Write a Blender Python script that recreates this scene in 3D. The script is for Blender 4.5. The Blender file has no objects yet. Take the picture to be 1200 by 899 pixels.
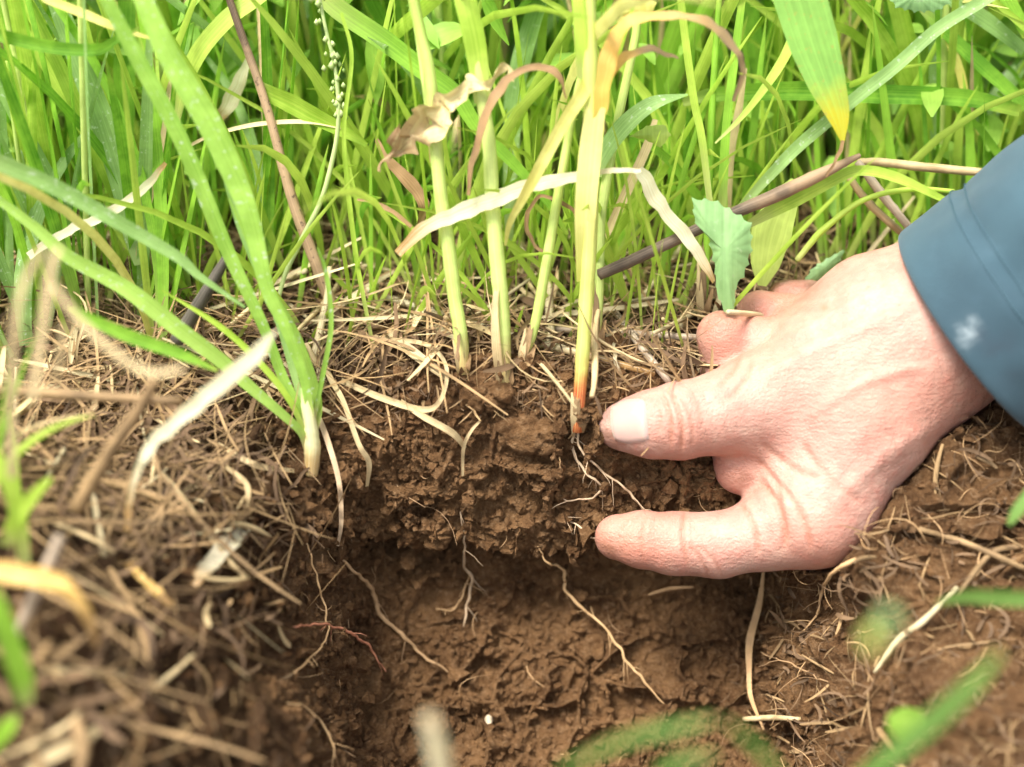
import bpy, math, random
import numpy as np
from mathutils import Vector, Matrix
from mathutils.bvhtree import BVHTree

random.seed(7)
rng = np.random.default_rng(7)
scn = bpy.context.scene
COL = scn.collection
# ------------------------------------------------------------------ camera
PITCH = math.radians(38)
D0 = 0.47
FWD = np.array([0, math.cos(PITCH), -math.sin(PITCH)])
UPV = np.array([0, math.sin(PITCH), math.cos(PITCH)])
RGT = np.array([1.0, 0, 0])
CAM = -D0 * FWD
cam = bpy.data.cameras.new('camera')
camo = bpy.data.objects.new('camera', cam)
COL.objects.link(camo)
camo.location = CAM
camo.rotation_euler = (math.radians(90) - PITCH, 0, 0)
cam.sensor_width = 36
cam.lens = 50
cam.clip_start = 0.01
cam.clip_end = 100
cam.dof.use_dof = True
cam.dof.focus_distance = 0.472
cam.dof.aperture_fstop = 4.2
scn.camera = camo
# ------------------------------------------------------------------ light
SUN_DIR = Vector((-0.34, -0.10, 0.93)).normalized()
world = bpy.data.worlds.new('World')
scn.world = world
world.use_nodes = True
wn = world.node_tree
bg = wn.nodes['Background']
sky = wn.nodes.new('ShaderNodeTexSky')
sky.sky_type = 'NISHITA'
sky.sun_disc = False
sky.sun_elevation = math.asin(SUN_DIR.z)
sky.sun_rotation = math.atan2(SUN_DIR.x, SUN_DIR.y)
sky.air_density = 1.0
sky.dust_density = 4.0
sky.ozone_density = 1.0
hs = wn.nodes.new('ShaderNodeHueSaturation')      # thin white overcast: the sky is nearly colourless
hs.inputs['Saturation'].default_value = 0.3
wn.links.new(sky.outputs[0], hs.inputs['Color'])
wn.links.new(hs.outputs[0], bg.inputs[0])
bg.inputs[1].default_value = 0.13
sun = bpy.data.lights.new('sun', 'SUN')
sun.energy = 2.4
sun.angle = math.radians(20)
sun.color = (1.0, 0.95, 0.88)
suno = bpy.data.objects.new('sun', sun)
COL.objects.link(suno)
suno.rotation_euler = SUN_DIR.to_track_quat('Z', 'Y').to_euler()
scn.view_settings.view_transform = 'Standard'
scn.view_settings.look = 'None'
scn.view_settings.exposure = 1.52
scn.view_settings.gamma = 1.0
scn.render.engine = 'CYCLES'
scn.cycles.max_bounces = 10
scn.cycles.transmission_bounces = 6
scn.cycles.use_denoising = True
FPX = 1200 / 0.72                       # pixels per unit tangent in the 1200 px wide photograph


def ray(px, py):
    return FWD + RGT * ((px - 600) / FPX) - UPV * ((py - 449.5) / FPX)


def at(px, py, d):
    """point at view depth D0 + d (mm)"""
    return CAM + ray(px, py) * (D0 + d * 1e-3)


# ------------------------------------------------------------------ noise
def _hash(ix, iy, iz, s):
    h = (ix * 374761393 + iy * 668265263 + iz * 2147483647 + s * 1274126177) & 0xFFFFFFFF
    h = ((h ^ (h >> 13)) * 1274126177) & 0xFFFFFFFF
    h = ((h ^ (h >> 16)) * 2246822519) & 0xFFFFFFFF
    return (h ^ (h >> 15)) & 0xFFFFFFFF


def vnoise(P, scale, seed=0):
    """gradient noise -1..1, P (N,3) in metres, scale = cell size in metres"""
    Q = P / scale
    I = np.floor(Q).astype(np.int64)
    F = Q - I
    U = F * F * F * (F * (F * 6 - 15) + 10)
    out = np.zeros(len(P))
    for dx in (0, 1):
        wx = U[:, 0] if dx else 1 - U[:, 0]
        for dy in (0, 1):
            wy = U[:, 1] if dy else 1 - U[:, 1]
            for dz in (0, 1):
                wz = U[:, 2] if dz else 1 - U[:, 2]
                h = _hash(I[:, 0] + dx, I[:, 1] + dy, I[:, 2] + dz, seed)
                gx = ((h & 1023) / 511.5 - 1)
                gy = (((h >> 10) & 1023) / 511.5 - 1)
                gz = (((h >> 20) & 1023) / 511.5 - 1)
                out += wx * wy * wz * (gx * (F[:, 0] - dx) + gy * (F[:, 1] - dy) + gz * (F[:, 2] - dz))
    return out * 1.3


def fbm(P, scale, octaves=4, seed=0, gain=0.5):
    a, t, out = 1.0, 0.0, np.zeros(len(P))
    for k in range(octaves):
        out += a * vnoise(P, scale, seed + k * 17)
        t += a
        a *= gain
        scale *= 0.5
    return out / t


def worley(P, scale, seed=0):
    """F1, F2 - F1 and a random number per cell"""
    Q = P / scale
    I = np.floor(Q).astype(np.int64)
    f1 = np.full(len(P), 9.0)
    f2 = np.full(len(P), 9.0)
    idn = np.zeros(len(P))
    for dx in (-1, 0, 1):
        for dy in (-1, 0, 1):
            for dz in (-1, 0, 1):
                c = I + np.array([dx, dy, dz])
                h = _hash(c[:, 0], c[:, 1], c[:, 2], seed)
                ox = (h & 1023) / 1023.0
                oy = ((h >> 10) & 1023) / 1023.0
                oz = ((h >> 20) & 1023) / 1023.0
                d = (c[:, 0] + ox - Q[:, 0]) ** 2 + (c[:, 1] + oy - Q[:, 1]) ** 2 + (c[:, 2] + oz - Q[:, 2]) ** 2
                near = d < f1
                f2 = np.where(near, f1, np.minimum(f2, d))
                idn = np.where(near, (h % 997) / 997.0, idn)
                f1 = np.where(near, d, f1)
    f1, f2 = np.sqrt(f1), np.sqrt(f2)
    return f1, f2 - f1, idn


def sstep(a, b, x):
    t = np.clip((x - a) / (b - a), 0, 1)
    return t * t * (3 - 2 * t)


# ------------------------------------------------------------------ materials
class NT:
    def __init__(self, name):
        self.m = bpy.data.materials.new(name)
        self.m.use_nodes = True
        self.t = self.m.node_tree
        self.b = self.t.nodes['Principled BSDF']
        self.out = self.t.nodes['Material Output']

    def n(self, typ, **kw):
        o = self.t.nodes.new(typ)
        for k, v in kw.items():
            if k.startswith('i_'):
                o.inputs[k[2:].replace('_', ' ')].default_value = v
            else:
                setattr(o, k, v)
        return o

    def l(self, a, b):
        self.t.links.new(a, b)

    def mix(self, fac, a, b, blend='MIX'):
        o = self.t.nodes.new('ShaderNodeMix')
        o.data_type = 'RGBA'
        o.blend_type = blend
        for sock, v in ((o.inputs[0], fac), (o.inputs[6], a), (o.inputs[7], b)):
            if hasattr(v, 'is_linked'):
                self.l(v, sock)
            else:
                sock.default_value = v if sock is o.inputs[0] else (*v, 1)
        return o.outputs[2]

    def noise(self, vec, scale, detail=4, rough=0.6):
        o = self.n('ShaderNodeTexNoise')
        o.inputs['Scale'].default_value = scale
        o.inputs['Detail'].default_value = detail
        o.inputs['Roughness'].default_value = rough
        if vec is not None:
            self.l(vec, o.inputs['Vector'])
        return o.outputs['Fac']

    def ramp(self, fac, a, b):
        o = self.n('ShaderNodeMapRange')
        o.interpolation_type = 'SMOOTHSTEP'
        o.inputs[1].default_value = a
        o.inputs[2].default_value = b
        self.l(fac, o.inputs[0])
        return o.outputs[0]

    def math(self, op, a, b=None):
        o = self.n('ShaderNodeMath', operation=op)
        for i, v in enumerate((a, b)):
            if v is None:
                continue
            if hasattr(v, 'is_linked'):
                self.l(v, o.inputs[i])
            else:
                o.inputs[i].default_value = v
        return o.outputs[0]

    def bump(self, h, strength, dist):
        o = self.n('ShaderNodeBump')
        o.inputs['Strength'].default_value = strength
        o.inputs['Distance'].default_value = dist
        self.l(h, o.inputs['Height'])
        self.l(o.outputs[0], self.b.inputs['Normal'])
        return o


def leaf_material(name, c0, c1, tip=None, tip_range=(0.7, 1.0), base=None, base_range=(0.3, 0.0), trans=0.45,
                  rough=0.5, vein=0.25, spot=None, island=True, patch=0.5):
    k = NT(name)
    uv = k.n('ShaderNodeTexCoord')
    sep = k.n('ShaderNodeSeparateXYZ')
    k.l(uv.outputs['UV'], sep.inputs[0])
    oi = k.n('ShaderNodeObjectInfo')
    geo = k.n('ShaderNodeNewGeometry')
    r = k.math('FRACT', k.math('ADD', oi.outputs['Random'], geo.outputs['Random Per Island']))
    col = k.mix(r, c0, c1)
    n1 = k.noise(uv.outputs['Object'], 90, 3)
    col = k.mix(k.math('MULTIPLY', k.ramp(n1, 0.35, 0.7), patch), col, tuple(min(1, x * 1.5 + 0.01) for x in c1))
    if tip:
        nt = k.math('ADD', sep.outputs['Y'], k.math('MULTIPLY', k.math('SUBTRACT', n1, 0.5), 0.35))
        col = k.mix(k.ramp(nt, *tip_range), col, tip)
    if base:
        nt = k.math('ADD', sep.outputs['Y'], k.math('MULTIPLY', k.math('SUBTRACT', n1, 0.5), 0.1))
        o = k.ramp(nt, base_range[1], base_range[0])
        col = k.mix(o, base, col)
    # parallel veins along the blade
    st = k.n('ShaderNodeMapping')
    st.inputs['Scale'].default_value = (16, 0.6, 1)
    k.l(uv.outputs['UV'], st.inputs[0])
    nv = k.noise(st.outputs[0], 1.0, 2, 0.6)
    col = k.mix(k.math('MULTIPLY', k.ramp(nv, 0.4, 0.7), vein), col, tuple(min(1, x * 2.0 + 0.02) for x in c1))
    if spot:
        ns = k.noise(uv.outputs['Object'], 520, 2)
        col = k.mix(k.math('MULTIPLY', k.ramp(ns, 0.6, 0.72), 0.8), col, spot)
    k.l(col, k.b.inputs['Base Color'])
    k.b.inputs['Roughness'].default_value = rough
    k.b.inputs['Specular IOR Level'].default_value = 0.4
    k.bump(nv, 0.35, 0.0006)
    tr = k.n('ShaderNodeBsdfTranslucent')
    k.l(col, tr.inputs['Color'])
    ms = k.n('ShaderNodeMixShader')
    ms.inputs[0].default_value = trans
    k.l(k.b.outputs[0], ms.inputs[1])
    k.l(tr.outputs[0], ms.inputs[2])
    k.l(ms.outputs[0], k.out.inputs[0])
    return k.m


M = {}
M['green'] = leaf_material('fresh_grass', (0.085, 0.28, 0.014), (0.31, 0.55, 0.05), tip=(0.40, 0.46, 0.07), tip_range=(0.85, 1.1), base=(0.42, 0.50, 0.14))
M['bluegreen'] = leaf_material('blue_green_grass', (0.21, 0.37, 0.09), (0.30, 0.46, 0.15), base=(0.40, 0.52, 0.18), spot=(0.6, 0.7, 0.5))
M['lime'] = leaf_material('lime_grass', (0.29, 0.50, 0.03), (0.46, 0.60, 0.09), base=(0.5, 0.55, 0.18))
M['clump'] = leaf_material('left_clump_grass', (0.24, 0.45, 0.05), (0.35, 0.54, 0.10), base=(0.66, 0.55, 0.26), base_range=(0.16, 0.02), spot=(0.6, 0.7, 0.5))
M['yellowtip'] = leaf_material('yellowing_leaf', (0.20, 0.42, 0.08), (0.26, 0.48, 0.10), tip=(0.66, 0.56, 0.03), tip_range=(0.55, 0.85), spot=(0.5, 0.45, 0.10))
M['stem'] = leaf_material('pale_stem', (0.46, 0.60, 0.13), (0.55, 0.66, 0.20), base=(0.60, 0.42, 0.16), base_range=(0.15, 0.02), trans=0.3, vein=0.4, tip=(0.40, 0.60, 0.08), tip_range=(0.6, 1.0))
M['clumpbase'] = leaf_material('clump_foot', (0.66, 0.64, 0.28), (0.72, 0.68, 0.34), base=(0.55, 0.36, 0.13), base_range=(0.45, 0.1), tip=(0.42, 0.56, 0.18), tip_range=(0.6, 1.0), trans=0.25, vein=0.4)
M['humus'] = leaf_material('rotted_leaf_litter', (0.045, 0.026, 0.013), (0.16, 0.095, 0.045), trans=0.05, vein=0.3, rough=0.8)
M['mutedgreen'] = leaf_material('muted_blade', (0.085, 0.19, 0.03), (0.14, 0.26, 0.05))  # darker, duller green for the blurred blades at the bottom and right
M['char'] = leaf_material('blackened_stub', (0.035, 0.03, 0.026), (0.09, 0.075, 0.055), trans=0.02, vein=0.5, rough=0.7)
M['strawlong'] = leaf_material('flattened_stalk', (0.24, 0.16, 0.075), (0.60, 0.48, 0.28), trans=0.1, vein=0.55, rough=0.6, patch=0.3)
M['redstem'] = leaf_material('red_based_stem', (0.52, 0.60, 0.13), (0.60, 0.64, 0.17), base=(0.56, 0.075, 0.02), base_range=(0.20, 0.10), trans=0.3, vein=0.5, tip=(0.56, 0.68, 0.16), tip_range=(0.6, 1.0))
M['yellow'] = leaf_material('yellow_blade', (0.60, 0.54, 0.10), (0.66, 0.62, 0.22), base=(0.45, 0.45, 0.08), trans=0.35)
M['straw'] = leaf_material('dry_straw', (0.34, 0.22, 0.095), (0.60, 0.45, 0.24), trans=0.2, vein=0.45, rough=0.6)
M['strawdark'] = leaf_material('weathered_straw', (0.045, 0.026, 0.012), (0.35, 0.225, 0.10), trans=0.15, vein=0.4, rough=0.7)
M['cream'] = leaf_material('bleached_blade', (0.62, 0.51, 0.28), (0.76, 0.67, 0.44), tip=(0.50, 0.27, 0.06), tip_range=(0.72, 0.98), trans=0.45, vein=0.45)
M['orange'] = leaf_material('orange_dead_blade', (0.55, 0.30, 0.06), (0.58, 0.36, 0.10), tip=(0.27, 0.18, 0.11), tip_range=(0.45, 0.75), base=(0.6, 0.5, 0.08), trans=0.25, vein=0.4)
M['amber'] = leaf_material('amber_dead_blade', (0.55, 0.32, 0.07), (0.62, 0.40, 0.13), tip=(0.25, 0.13, 0.05), tip_range=(0.55, 0.9), trans=0.25)
M['brown'] = leaf_material('brown_dead_leaf', (0.18, 0.10, 0.038), (0.29, 0.18, 0.08), trans=0.15, vein=0.4, rough=0.7)
M['grey'] = leaf_material('grey_straw', (0.26, 0.20, 0.14), (0.38, 0.30, 0.21), trans=0.08, vein=0.6, rough=0.75)
M['darkstick'] = leaf_material('dark_stalk', (0.05, 0.036, 0.025), (0.12, 0.085, 0.05), tip=(0.30, 0.20, 0.11), tip_range=(0.55, 0.8), trans=0.02, vein=0.5, rough=0.7)
M['darkstem'] = leaf_material('dark_topped_stalk', (0.30, 0.19, 0.11), (0.36, 0.24, 0.14), tip=(0.05, 0.03, 0.022), tip_range=(0.62, 0.8), trans=0.04, vein=0.5, rough=0.6, spot=(0.09, 0.05, 0.04))
M['crumple'] = leaf_material('crumpled_leaf', (0.58, 0.47, 0.20), (0.64, 0.50, 0.25), tip=(0.33, 0.19, 0.09), tip_range=(0.55, 0.95), trans=0.25, vein=0.3, spot=(0.3, 0.17, 0.08))
M['rootwhite'] = leaf_material('pale_root', (0.46, 0.31, 0.18), (0.62, 0.45, 0.28), trans=0.1, vein=0.2, rough=0.6)
M['rootbrown'] = leaf_material('brown_root', (0.22, 0.13, 0.065), (0.34, 0.21, 0.10), trans=0.05, vein=0.3, rough=0.7)
M['roottan'] = leaf_material('tan_root', (0.34, 0.20, 0.09), (0.50, 0.32, 0.15), trans=0.05, vein=0.3, rough=0.6)
M['rootred'] = leaf_material('reddish_root', (0.42, 0.16, 0.08), (0.48, 0.20, 0.11), trans=0.1, vein=0.2)
M['weed'] = leaf_material('weed_leaf', (0.17, 0.37, 0.03), (0.32, 0.52, 0.08), trans=0.45, vein=0.15)
M['serrated'] = leaf_material('serrated_leaf', (0.24, 0.42, 0.16), (0.28, 0.46, 0.19), trans=0.35, vein=0.2, spot=(0.36, 0.52, 0.26))
M['limeleaf'] = leaf_material('lime_leaf', (0.36, 0.48, 0.09), (0.42, 0.52, 0.12), trans=0.4, vein=0.2)
M['bud'] = leaf_material('flower_buds', (0.34, 0.50, 0.14), (0.50, 0.58, 0.26), trans=0.3, vein=0.1)

k = NT('soil')
tc = k.n('ShaderNodeTexCoord')
n1 = k.noise(tc.outputs['Object'], 45, 6, 0.65)
n2 = k.noise(tc.outputs['Object'], 420, 5, 0.7)
n3 = k.noise(tc.outputs['Object'], 1500, 4, 0.7)
c = k.mix(k.ramp(n1, 0.3, 0.7), (0.120, 0.058, 0.023), (0.275, 0.148, 0.062))
c = k.mix(k.math('MULTIPLY', k.ramp(n2, 0.45, 0.75), 0.6), c, (0.43, 0.27, 0.14))
c = k.mix(k.math('MULTIPLY', k.ramp(n2, 0.42, 0.25), 0.6), c, (0.035, 0.017, 0.008))
hum = k.n('ShaderNodeAttribute', attribute_name='humus')
c = k.mix(k.math('MULTIPLY', hum.outputs['Fac'], 0.8), c, (0.030, 0.017, 0.009))
damp = k.noise(tc.outputs['Object'], 22, 3, 0.5)
c = k.mix(k.math('MULTIPLY', k.ramp(damp, 0.52, 0.7), 0.55), c, (0.075, 0.036, 0.016))
k.l(c, k.b.inputs['Base Color'])
k.b.inputs['Roughness'].default_value = 0.95
k.b.inputs['Specular IOR Level'].default_value = 0.15
hh = k.math('ADD', k.math('MULTIPLY', n2, 1.0), k.math('MULTIPLY', n3, 0.5))
k.bump(hh, 1.0, 0.0034)
M['soil'] = k.m

k = NT('skin')
tc = k.n('ShaderNodeTexCoord')
n1 = k.noise(tc.outputs['Object'], 70, 4, 0.6)
n2 = k.noise(tc.outputs['Object'], 260, 4, 0.65)
vo = k.n('ShaderNodeTexVoronoi', feature='DISTANCE_TO_EDGE')
vo.inputs['Scale'].default_value = 900
k.l(tc.outputs['Object'], vo.inputs['Vector'])
c = k.mix(k.ramp(n1, 0.3, 0.7), (0.48, 0.285, 0.22), (0.405, 0.205, 0.155))
c = k.mix(k.math('MULTIPLY', k.ramp(n2, 0.50, 0.70), 0.7), c, (0.47, 0.20, 0.15))
c = k.mix(k.math('MULTIPLY', k.ramp(n2, 0.48, 0.28), 0.5), c, (0.50, 0.335, 0.25))
at_r = k.n('ShaderNodeAttribute', attribute_name='ruddy')
c = k.mix(at_r.outputs['Fac'], c, (0.45, 0.17, 0.105))
at_d = k.n('ShaderNodeAttribute', attribute_name='dirt')
c = k.mix(k.math('MULTIPLY', at_d.outputs['Fac'], k.ramp(n2, 0.3, 0.6)), c, (0.13, 0.065, 0.03))
k.l(c, k.b.inputs['Base Color'])
k.b.inputs['Roughness'].default_value = 0.5
k.b.inputs['Specular IOR Level'].default_value = 0.4
k.b.inputs['Subsurface Weight'].default_value = 0.12
k.b.inputs['Subsurface Radius'].default_value = (1.0, 0.35, 0.2)
k.b.inputs['Subsurface Scale'].default_value = 0.003
mp = k.n('ShaderNodeMapping')
mp.inputs['Scale'].default_value = (300, 900, 900)
mp.inputs['Rotation'].default_value = (0.3, 0.4, 0.6)
k.l(tc.outputs['Object'], mp.inputs[0])
n4 = k.noise(mp.outputs[0], 1.0, 3, 0.6)
hh = k.math('ADD', k.math('MULTIPLY', vo.outputs['Distance'], 0.6), k.math('ADD', k.math('MULTIPLY', n2, 0.6), k.math('MULTIPLY', n4, 0.8)))
k.bump(hh, 0.45, 0.0012)
M['skin'] = k.m

k = NT('nail')
tc = k.n('ShaderNodeTexCoord')
sep = k.n('ShaderNodeSeparateXYZ')
k.l(tc.outputs['UV'], sep.inputs[0])
c = k.mix(k.ramp(sep.outputs['X'], 0.12, 0.02), (0.46, 0.305, 0.255), (0.54, 0.43, 0.35))
c = k.mix(k.math('MULTIPLY', k.ramp(sep.outputs['X'], 0.7, 0.9), 0.6), c, (0.48, 0.34, 0.285))
k.l(c, k.b.inputs['Base Color'])
k.b.inputs['Roughness'].default_value = 0.28
k.b.inputs['Subsurface Weight'].default_value = 0.2
k.b.inputs['Subsurface Scale'].default_value = 0.002
M['nail'] = k.m

k = NT('hair')
k.b.inputs['Base Color'].default_value = (0.10, 0.05, 0.03, 1)
k.b.inputs['Roughness'].default_value = 0.5
M['hair'] = k.m

k = NT('blue_cotton')
tc = k.n('ShaderNodeTexCoord')
n1 = k.noise(tc.outputs['Object'], 28, 4, 0.6)
n2 = k.noise(tc.outputs['Object'], 95, 4, 0.6)
wv = k.n('ShaderNodeTexWave')
wv.inputs['Scale'].default_value = 420
k.l(tc.outputs['UV'], wv.inputs[0])
c = k.mix(k.ramp(n1, 0.3, 0.7), (0.020, 0.052, 0.072), (0.029, 0.072, 0.096))
c = k.mix(k.math('MULTIPLY', k.ramp(n2, 0.5, 0.8), 0.12), c, (0.09, 0.16, 0.21))
stain = k.n('ShaderNodeAttribute', attribute_name='stain')
c = k.mix(k.math('MULTIPLY', stain.outputs['Fac'], k.ramp(n2, 0.3, 0.55)), c, (0.022, 0.042, 0.06))
mud = k.n('ShaderNodeAttribute', attribute_name='chalk')
n5 = k.noise(tc.outputs['Object'], 190, 4, 0.6)
c = k.mix(k.math('MULTIPLY', mud.outputs['Fac'], k.ramp(n5, 0.2, 0.62)), c, (0.50, 0.58, 0.60))
k.l(c, k.b.inputs['Base Color'])
k.b.inputs['Roughness'].default_value = 0.85
k.b.inputs['Sheen Weight'].default_value = 0.15
n6 = k.noise(tc.outputs['Object'], 2500, 2, 0.6)
k.bump(n6, 0.5, 0.0005)
M['cotton'] = k.m

k = NT('thread')
k.b.inputs['Base Color'].default_value = (0.05, 0.11, 0.14, 1)
k.b.inputs['Roughness'].default_value = 0.8
M['thread'] = k.m

k = NT('grain')
k.b.inputs['Base Color'].default_value = (0.52, 0.43, 0.29, 1)
k.b.inputs['Roughness'].default_value = 0.6
M['grain'] = k.m


# ------------------------------------------------------------------ mesh helpers
def mesh_np(name, V, F, mat, uv=None, smooth=True):
    """V (n,3), F (m,3) or (m,4) numpy; uv per vertex (n,2)"""
    me = bpy.data.meshes.new(name)
    n, m, w = len(V), len(F), F.shape[1]
    me.vertices.add(n)
    me.vertices.foreach_set('co', np.ascontiguousarray(V, dtype=np.float32).ravel())
    me.loops.add(m * w)
    me.loops.foreach_set('vertex_index', np.ascontiguousarray(F, dtype=np.int32).ravel())
    me.polygons.add(m)
    me.polygons.foreach_set('loop_start', np.arange(0, m * w, w, dtype=np.int32))
    me.polygons.foreach_set('loop_total', np.full(m, w, dtype=np.int32))
    me.update(calc_edges=True)
    if uv is not None:
        lay = me.uv_layers.new(name='UVMap')
        lay.data.foreach_set('uv', np.ascontiguousarray(uv[F.ravel()], dtype=np.float32).ravel())
    me.polygons.foreach_set('use_smooth', np.full(m, smooth, dtype=bool))
    if mat is not None:
        me.materials.append(mat)
    me.validate()
    return me


def link(name, me, parent=None, **props):
    o = bpy.data.objects.new(name, me)
    COL.objects.link(o)
    if parent is not None:
        o.parent = parent
        o.matrix_parent_inverse = Matrix.Translation(-Vector(parent.location))
    for a, b in props.items():
        if b:
            o[a] = b
    return o


def empty(name, loc, label, cat, group=None):
    o = bpy.data.objects.new(name, None)
    COL.objects.link(o)
    o.location = loc
    o.empty_display_size = 0.01
    o['label'] = label
    o['category'] = cat
    if group:
        o['group'] = group
    return o


def unit(a):
    return a / np.maximum(np.linalg.norm(a, axis=-1, keepdims=True), 1e-12)


def catmull(P, n):
    """resample control points P (k,c) to n samples"""
    P = np.asarray(P, float)
    if len(P) == 2:
        t = np.linspace(0, 1, n)[:, None]
        return P[0] * (1 - t) + P[1] * t
    Q = np.vstack([2 * P[0] - P[1], P, 2 * P[-1] - P[-2]])
    u = np.linspace(0, len(P) - 1 - 1e-6, n)
    i = u.astype(int)
    t = (u - i)[:, None]
    a, b, c_, d = Q[i], Q[i + 1], Q[i + 2], Q[i + 3]
    return 0.5 * (2 * b + (c_ - a) * t + (2 * a - 5 * b + 4 * c_ - d) * t ** 2 + (3 * b - a - 3 * c_ + d) * t ** 3)


def ribbon(P, W, N, fold=0.25, roll=None, vrange=(0, 1)):
    """leaf blade along P with widths W, facing N, folded at the midrib; 5 points across"""
    T = unit(np.gradient(P, axis=0))
    S = unit(np.cross(T, N))
    Nn = unit(np.cross(S, T))
    if roll is not None:
        c_, s_ = np.cos(roll)[:, None], np.sin(roll)[:, None]
        S, Nn = S * c_ + Nn * s_, Nn * c_ - S * s_
    n = len(P)
    offs = np.array([-1, -0.5, 0, 0.5, 1])
    hts = np.array([1, 0.55, 0, 0.55, 1]) * fold
    V = (P[:, None] + S[:, None] * (offs[None, :, None] * W[:, None, None] / 2)
         + Nn[:, None] * (hts[None, :, None] * W[:, None, None] / 2))
    V = V.reshape(-1, 3)
    i = np.arange(n - 1)[:, None] * 5 + np.arange(4)[None]
    F = np.stack([i, i + 1, i + 6, i + 5], -1).reshape(-1, 4)
    uv = np.stack([np.tile((offs + 1) / 2, n), np.repeat(np.linspace(*vrange, n), 5)], -1)
    return V, F, uv


def tube(P, R, sides=7, wob=0.0, flat=1.0, N=None):
    T = unit(np.gradient(P, axis=0))
    ref = np.array([0.31, 0.2, 0.93]) if N is None else N
    S = unit(np.cross(T, ref))
    B = np.cross(S, T)
    n = len(P)
    a = np.linspace(0, 2 * np.pi, sides, endpoint=False)
    r = R[:, None] * (1 + wob * rng.normal(size=(n, sides)))
    V = P[:, None] + S[:, None] * (np.cos(a)[None] * r)[..., None] + B[:, None] * (np.sin(a)[None] * r)[..., None] * flat
    V = V.reshape(-1, 3)
    i, j = np.meshgrid(np.arange(n - 1), np.arange(sides), indexing='ij')
    j2 = (j + 1) % sides
    F = np.stack([i * sides + j, i * sides + j2, (i + 1) * sides + j2, (i + 1) * sides + j], -1).reshape(-1, 4)
    uv = np.stack([np.tile(np.abs(a / np.pi - 1), n), np.repeat(np.linspace(0, 1, n), sides)], -1)
    # close both ends with a point
    V = np.vstack([V, P[0] - T[0] * R[0] * 0.3, P[-1] + T[-1] * R[-1] * 0.3])
    q = np.arange(sides)
    q2 = (q + 1) % sides
    k0 = n * sides
    caps = np.vstack([np.stack([q2, q, np.full(sides, k0), np.full(sides, k0)], -1),
                      np.stack([(n - 1) * sides + q, (n - 1) * sides + q2, np.full(sides, k0 + 1), np.full(sides, k0 + 1)], -1)])
    uv = np.vstack([uv, [[0.5, 0], [0.5, 1]]])
    return V, F, uv, caps


def tube_mesh(name, P, R, mat, **kw):
    V, F, uv, caps = tube(P, R, **kw)
    tri = np.vstack([F[:, [0, 1, 2]], F[:, [0, 2, 3]], caps[:, :3]])
    return mesh_np(name, V, tri, mat, uv)


# ------------------------------------------------------------------ joints and volume of the hand (the soil gives way to it)
def mm(px, py, d):
    return at(px, py, d)


PX = 0.72 * D0 / 1200
HD = -8.0                                          # the hand as a whole sits this far (mm) before the focus plane


def J(px, py, d, r):
    return (mm(px, py, d + HD), r * 1e-3)


THUMB = [J(884, 474, 2, 13.5), J(838, 486, -1, 12.9), J(798, 493, -2, 12.6), J(762, 497, -1, 11.0), J(738, 499, 1, 8.7), J(726, 501, 2, 7.0)]
INDEX = [J(955, 604, -2, 15.0), J(893, 626, 0, 11.7), J(842, 639, 2, 10.6), J(790, 637, 3, 10.0), J(752, 632, 4, 9.2), J(724, 629, 5, 7.6)]
MIDDLE = [J(950, 420, 14, 10), J(890, 404, 13, 8.6), J(846, 394, 13, 7.8), J(850, 440, 16, 8.0), J(862, 503, 12, 8.6), J(868, 548, 7, 8.8)]
RING = [J(965, 395, 22, 9), J(920, 374, 23, 8), J(890, 367, 24, 7.2), J(892, 420, 30, 7.4), J(905, 470, 30, 7.0)]
LITTLE = [J(990, 370, 30, 8), J(945, 354, 32, 7.0), J(922, 350, 33, 5.8), J(926, 395, 38, 6.0), J(934, 440, 38, 6)]
PALM = [[J(1105, 393, 3, 19), J(1030, 416, 2, 18.5), J(968, 430, 2, 16.5), J(884, 474, 2, 13.0)],
        [J(1068, 440, 2, 16.5), J(1022, 502, -1, 17.2), J(977, 571, -1, 16.2), J(955, 604, -2, 15.0)],
        [J(1078, 392, 6, 20), J(1010, 390, 10, 17), J(945, 412, 15, 14)],
        [J(1080, 372, 12, 19), J(1015, 370, 18, 15), J(955, 398, 24, 12)],
        [J(1078, 368, 18, 19), J(1025, 366, 24, 14), J(985, 374, 32, 10)],
        [J(1036, 456, 4, 18), J(978, 498, 3, 17.5), J(928, 540, 8, 13)]]
ARM = [J(1082, 393, 8, 20.5), J(1120, 374, 6, 20), J(1200, 330, -8, 17), J(1310, 258, -36, 14)]


def chain_sdf(Q, ch, k):
    d = None
    for (a, ra), (b, rb) in zip(ch[:-1], ch[1:]):
        ab = b - a
        t = np.clip(((Q - a) @ ab) / (ab @ ab), 0, 1)
        e = np.linalg.norm(Q - a - t[:, None] * ab, axis=1) - (ra + (rb - ra) * t)
        d = e if d is None else smin(d, e, k)
    return d


def smin(a, b, k):
    h = np.maximum(k - np.abs(a - b), 0) / k
    return np.minimum(a, b) - h * h * k * 0.25


def hand_sdf(Q):
    palm = None
    for ch in PALM:
        e = chain_sdf(Q, ch, 0.004)
        palm = e if palm is None else smin(palm, e, 0.014)
    arm = chain_sdf(Q, ARM, 0.01)
    palm = smin(palm, arm, 0.022)
    d = smin(palm, chain_sdf(Q, THUMB, 0.002), 0.010)
    d = smin(d, chain_sdf(Q, INDEX, 0.002), 0.010)
    fing = chain_sdf(Q, MIDDLE, 0.003)
    fing = smin(fing, chain_sdf(Q, RING, 0.003), 0.0012)
    fing = smin(fing, chain_sdf(Q, LITTLE, 0.003), 0.0012)
    return smin(d, fing, 0.003)


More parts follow.
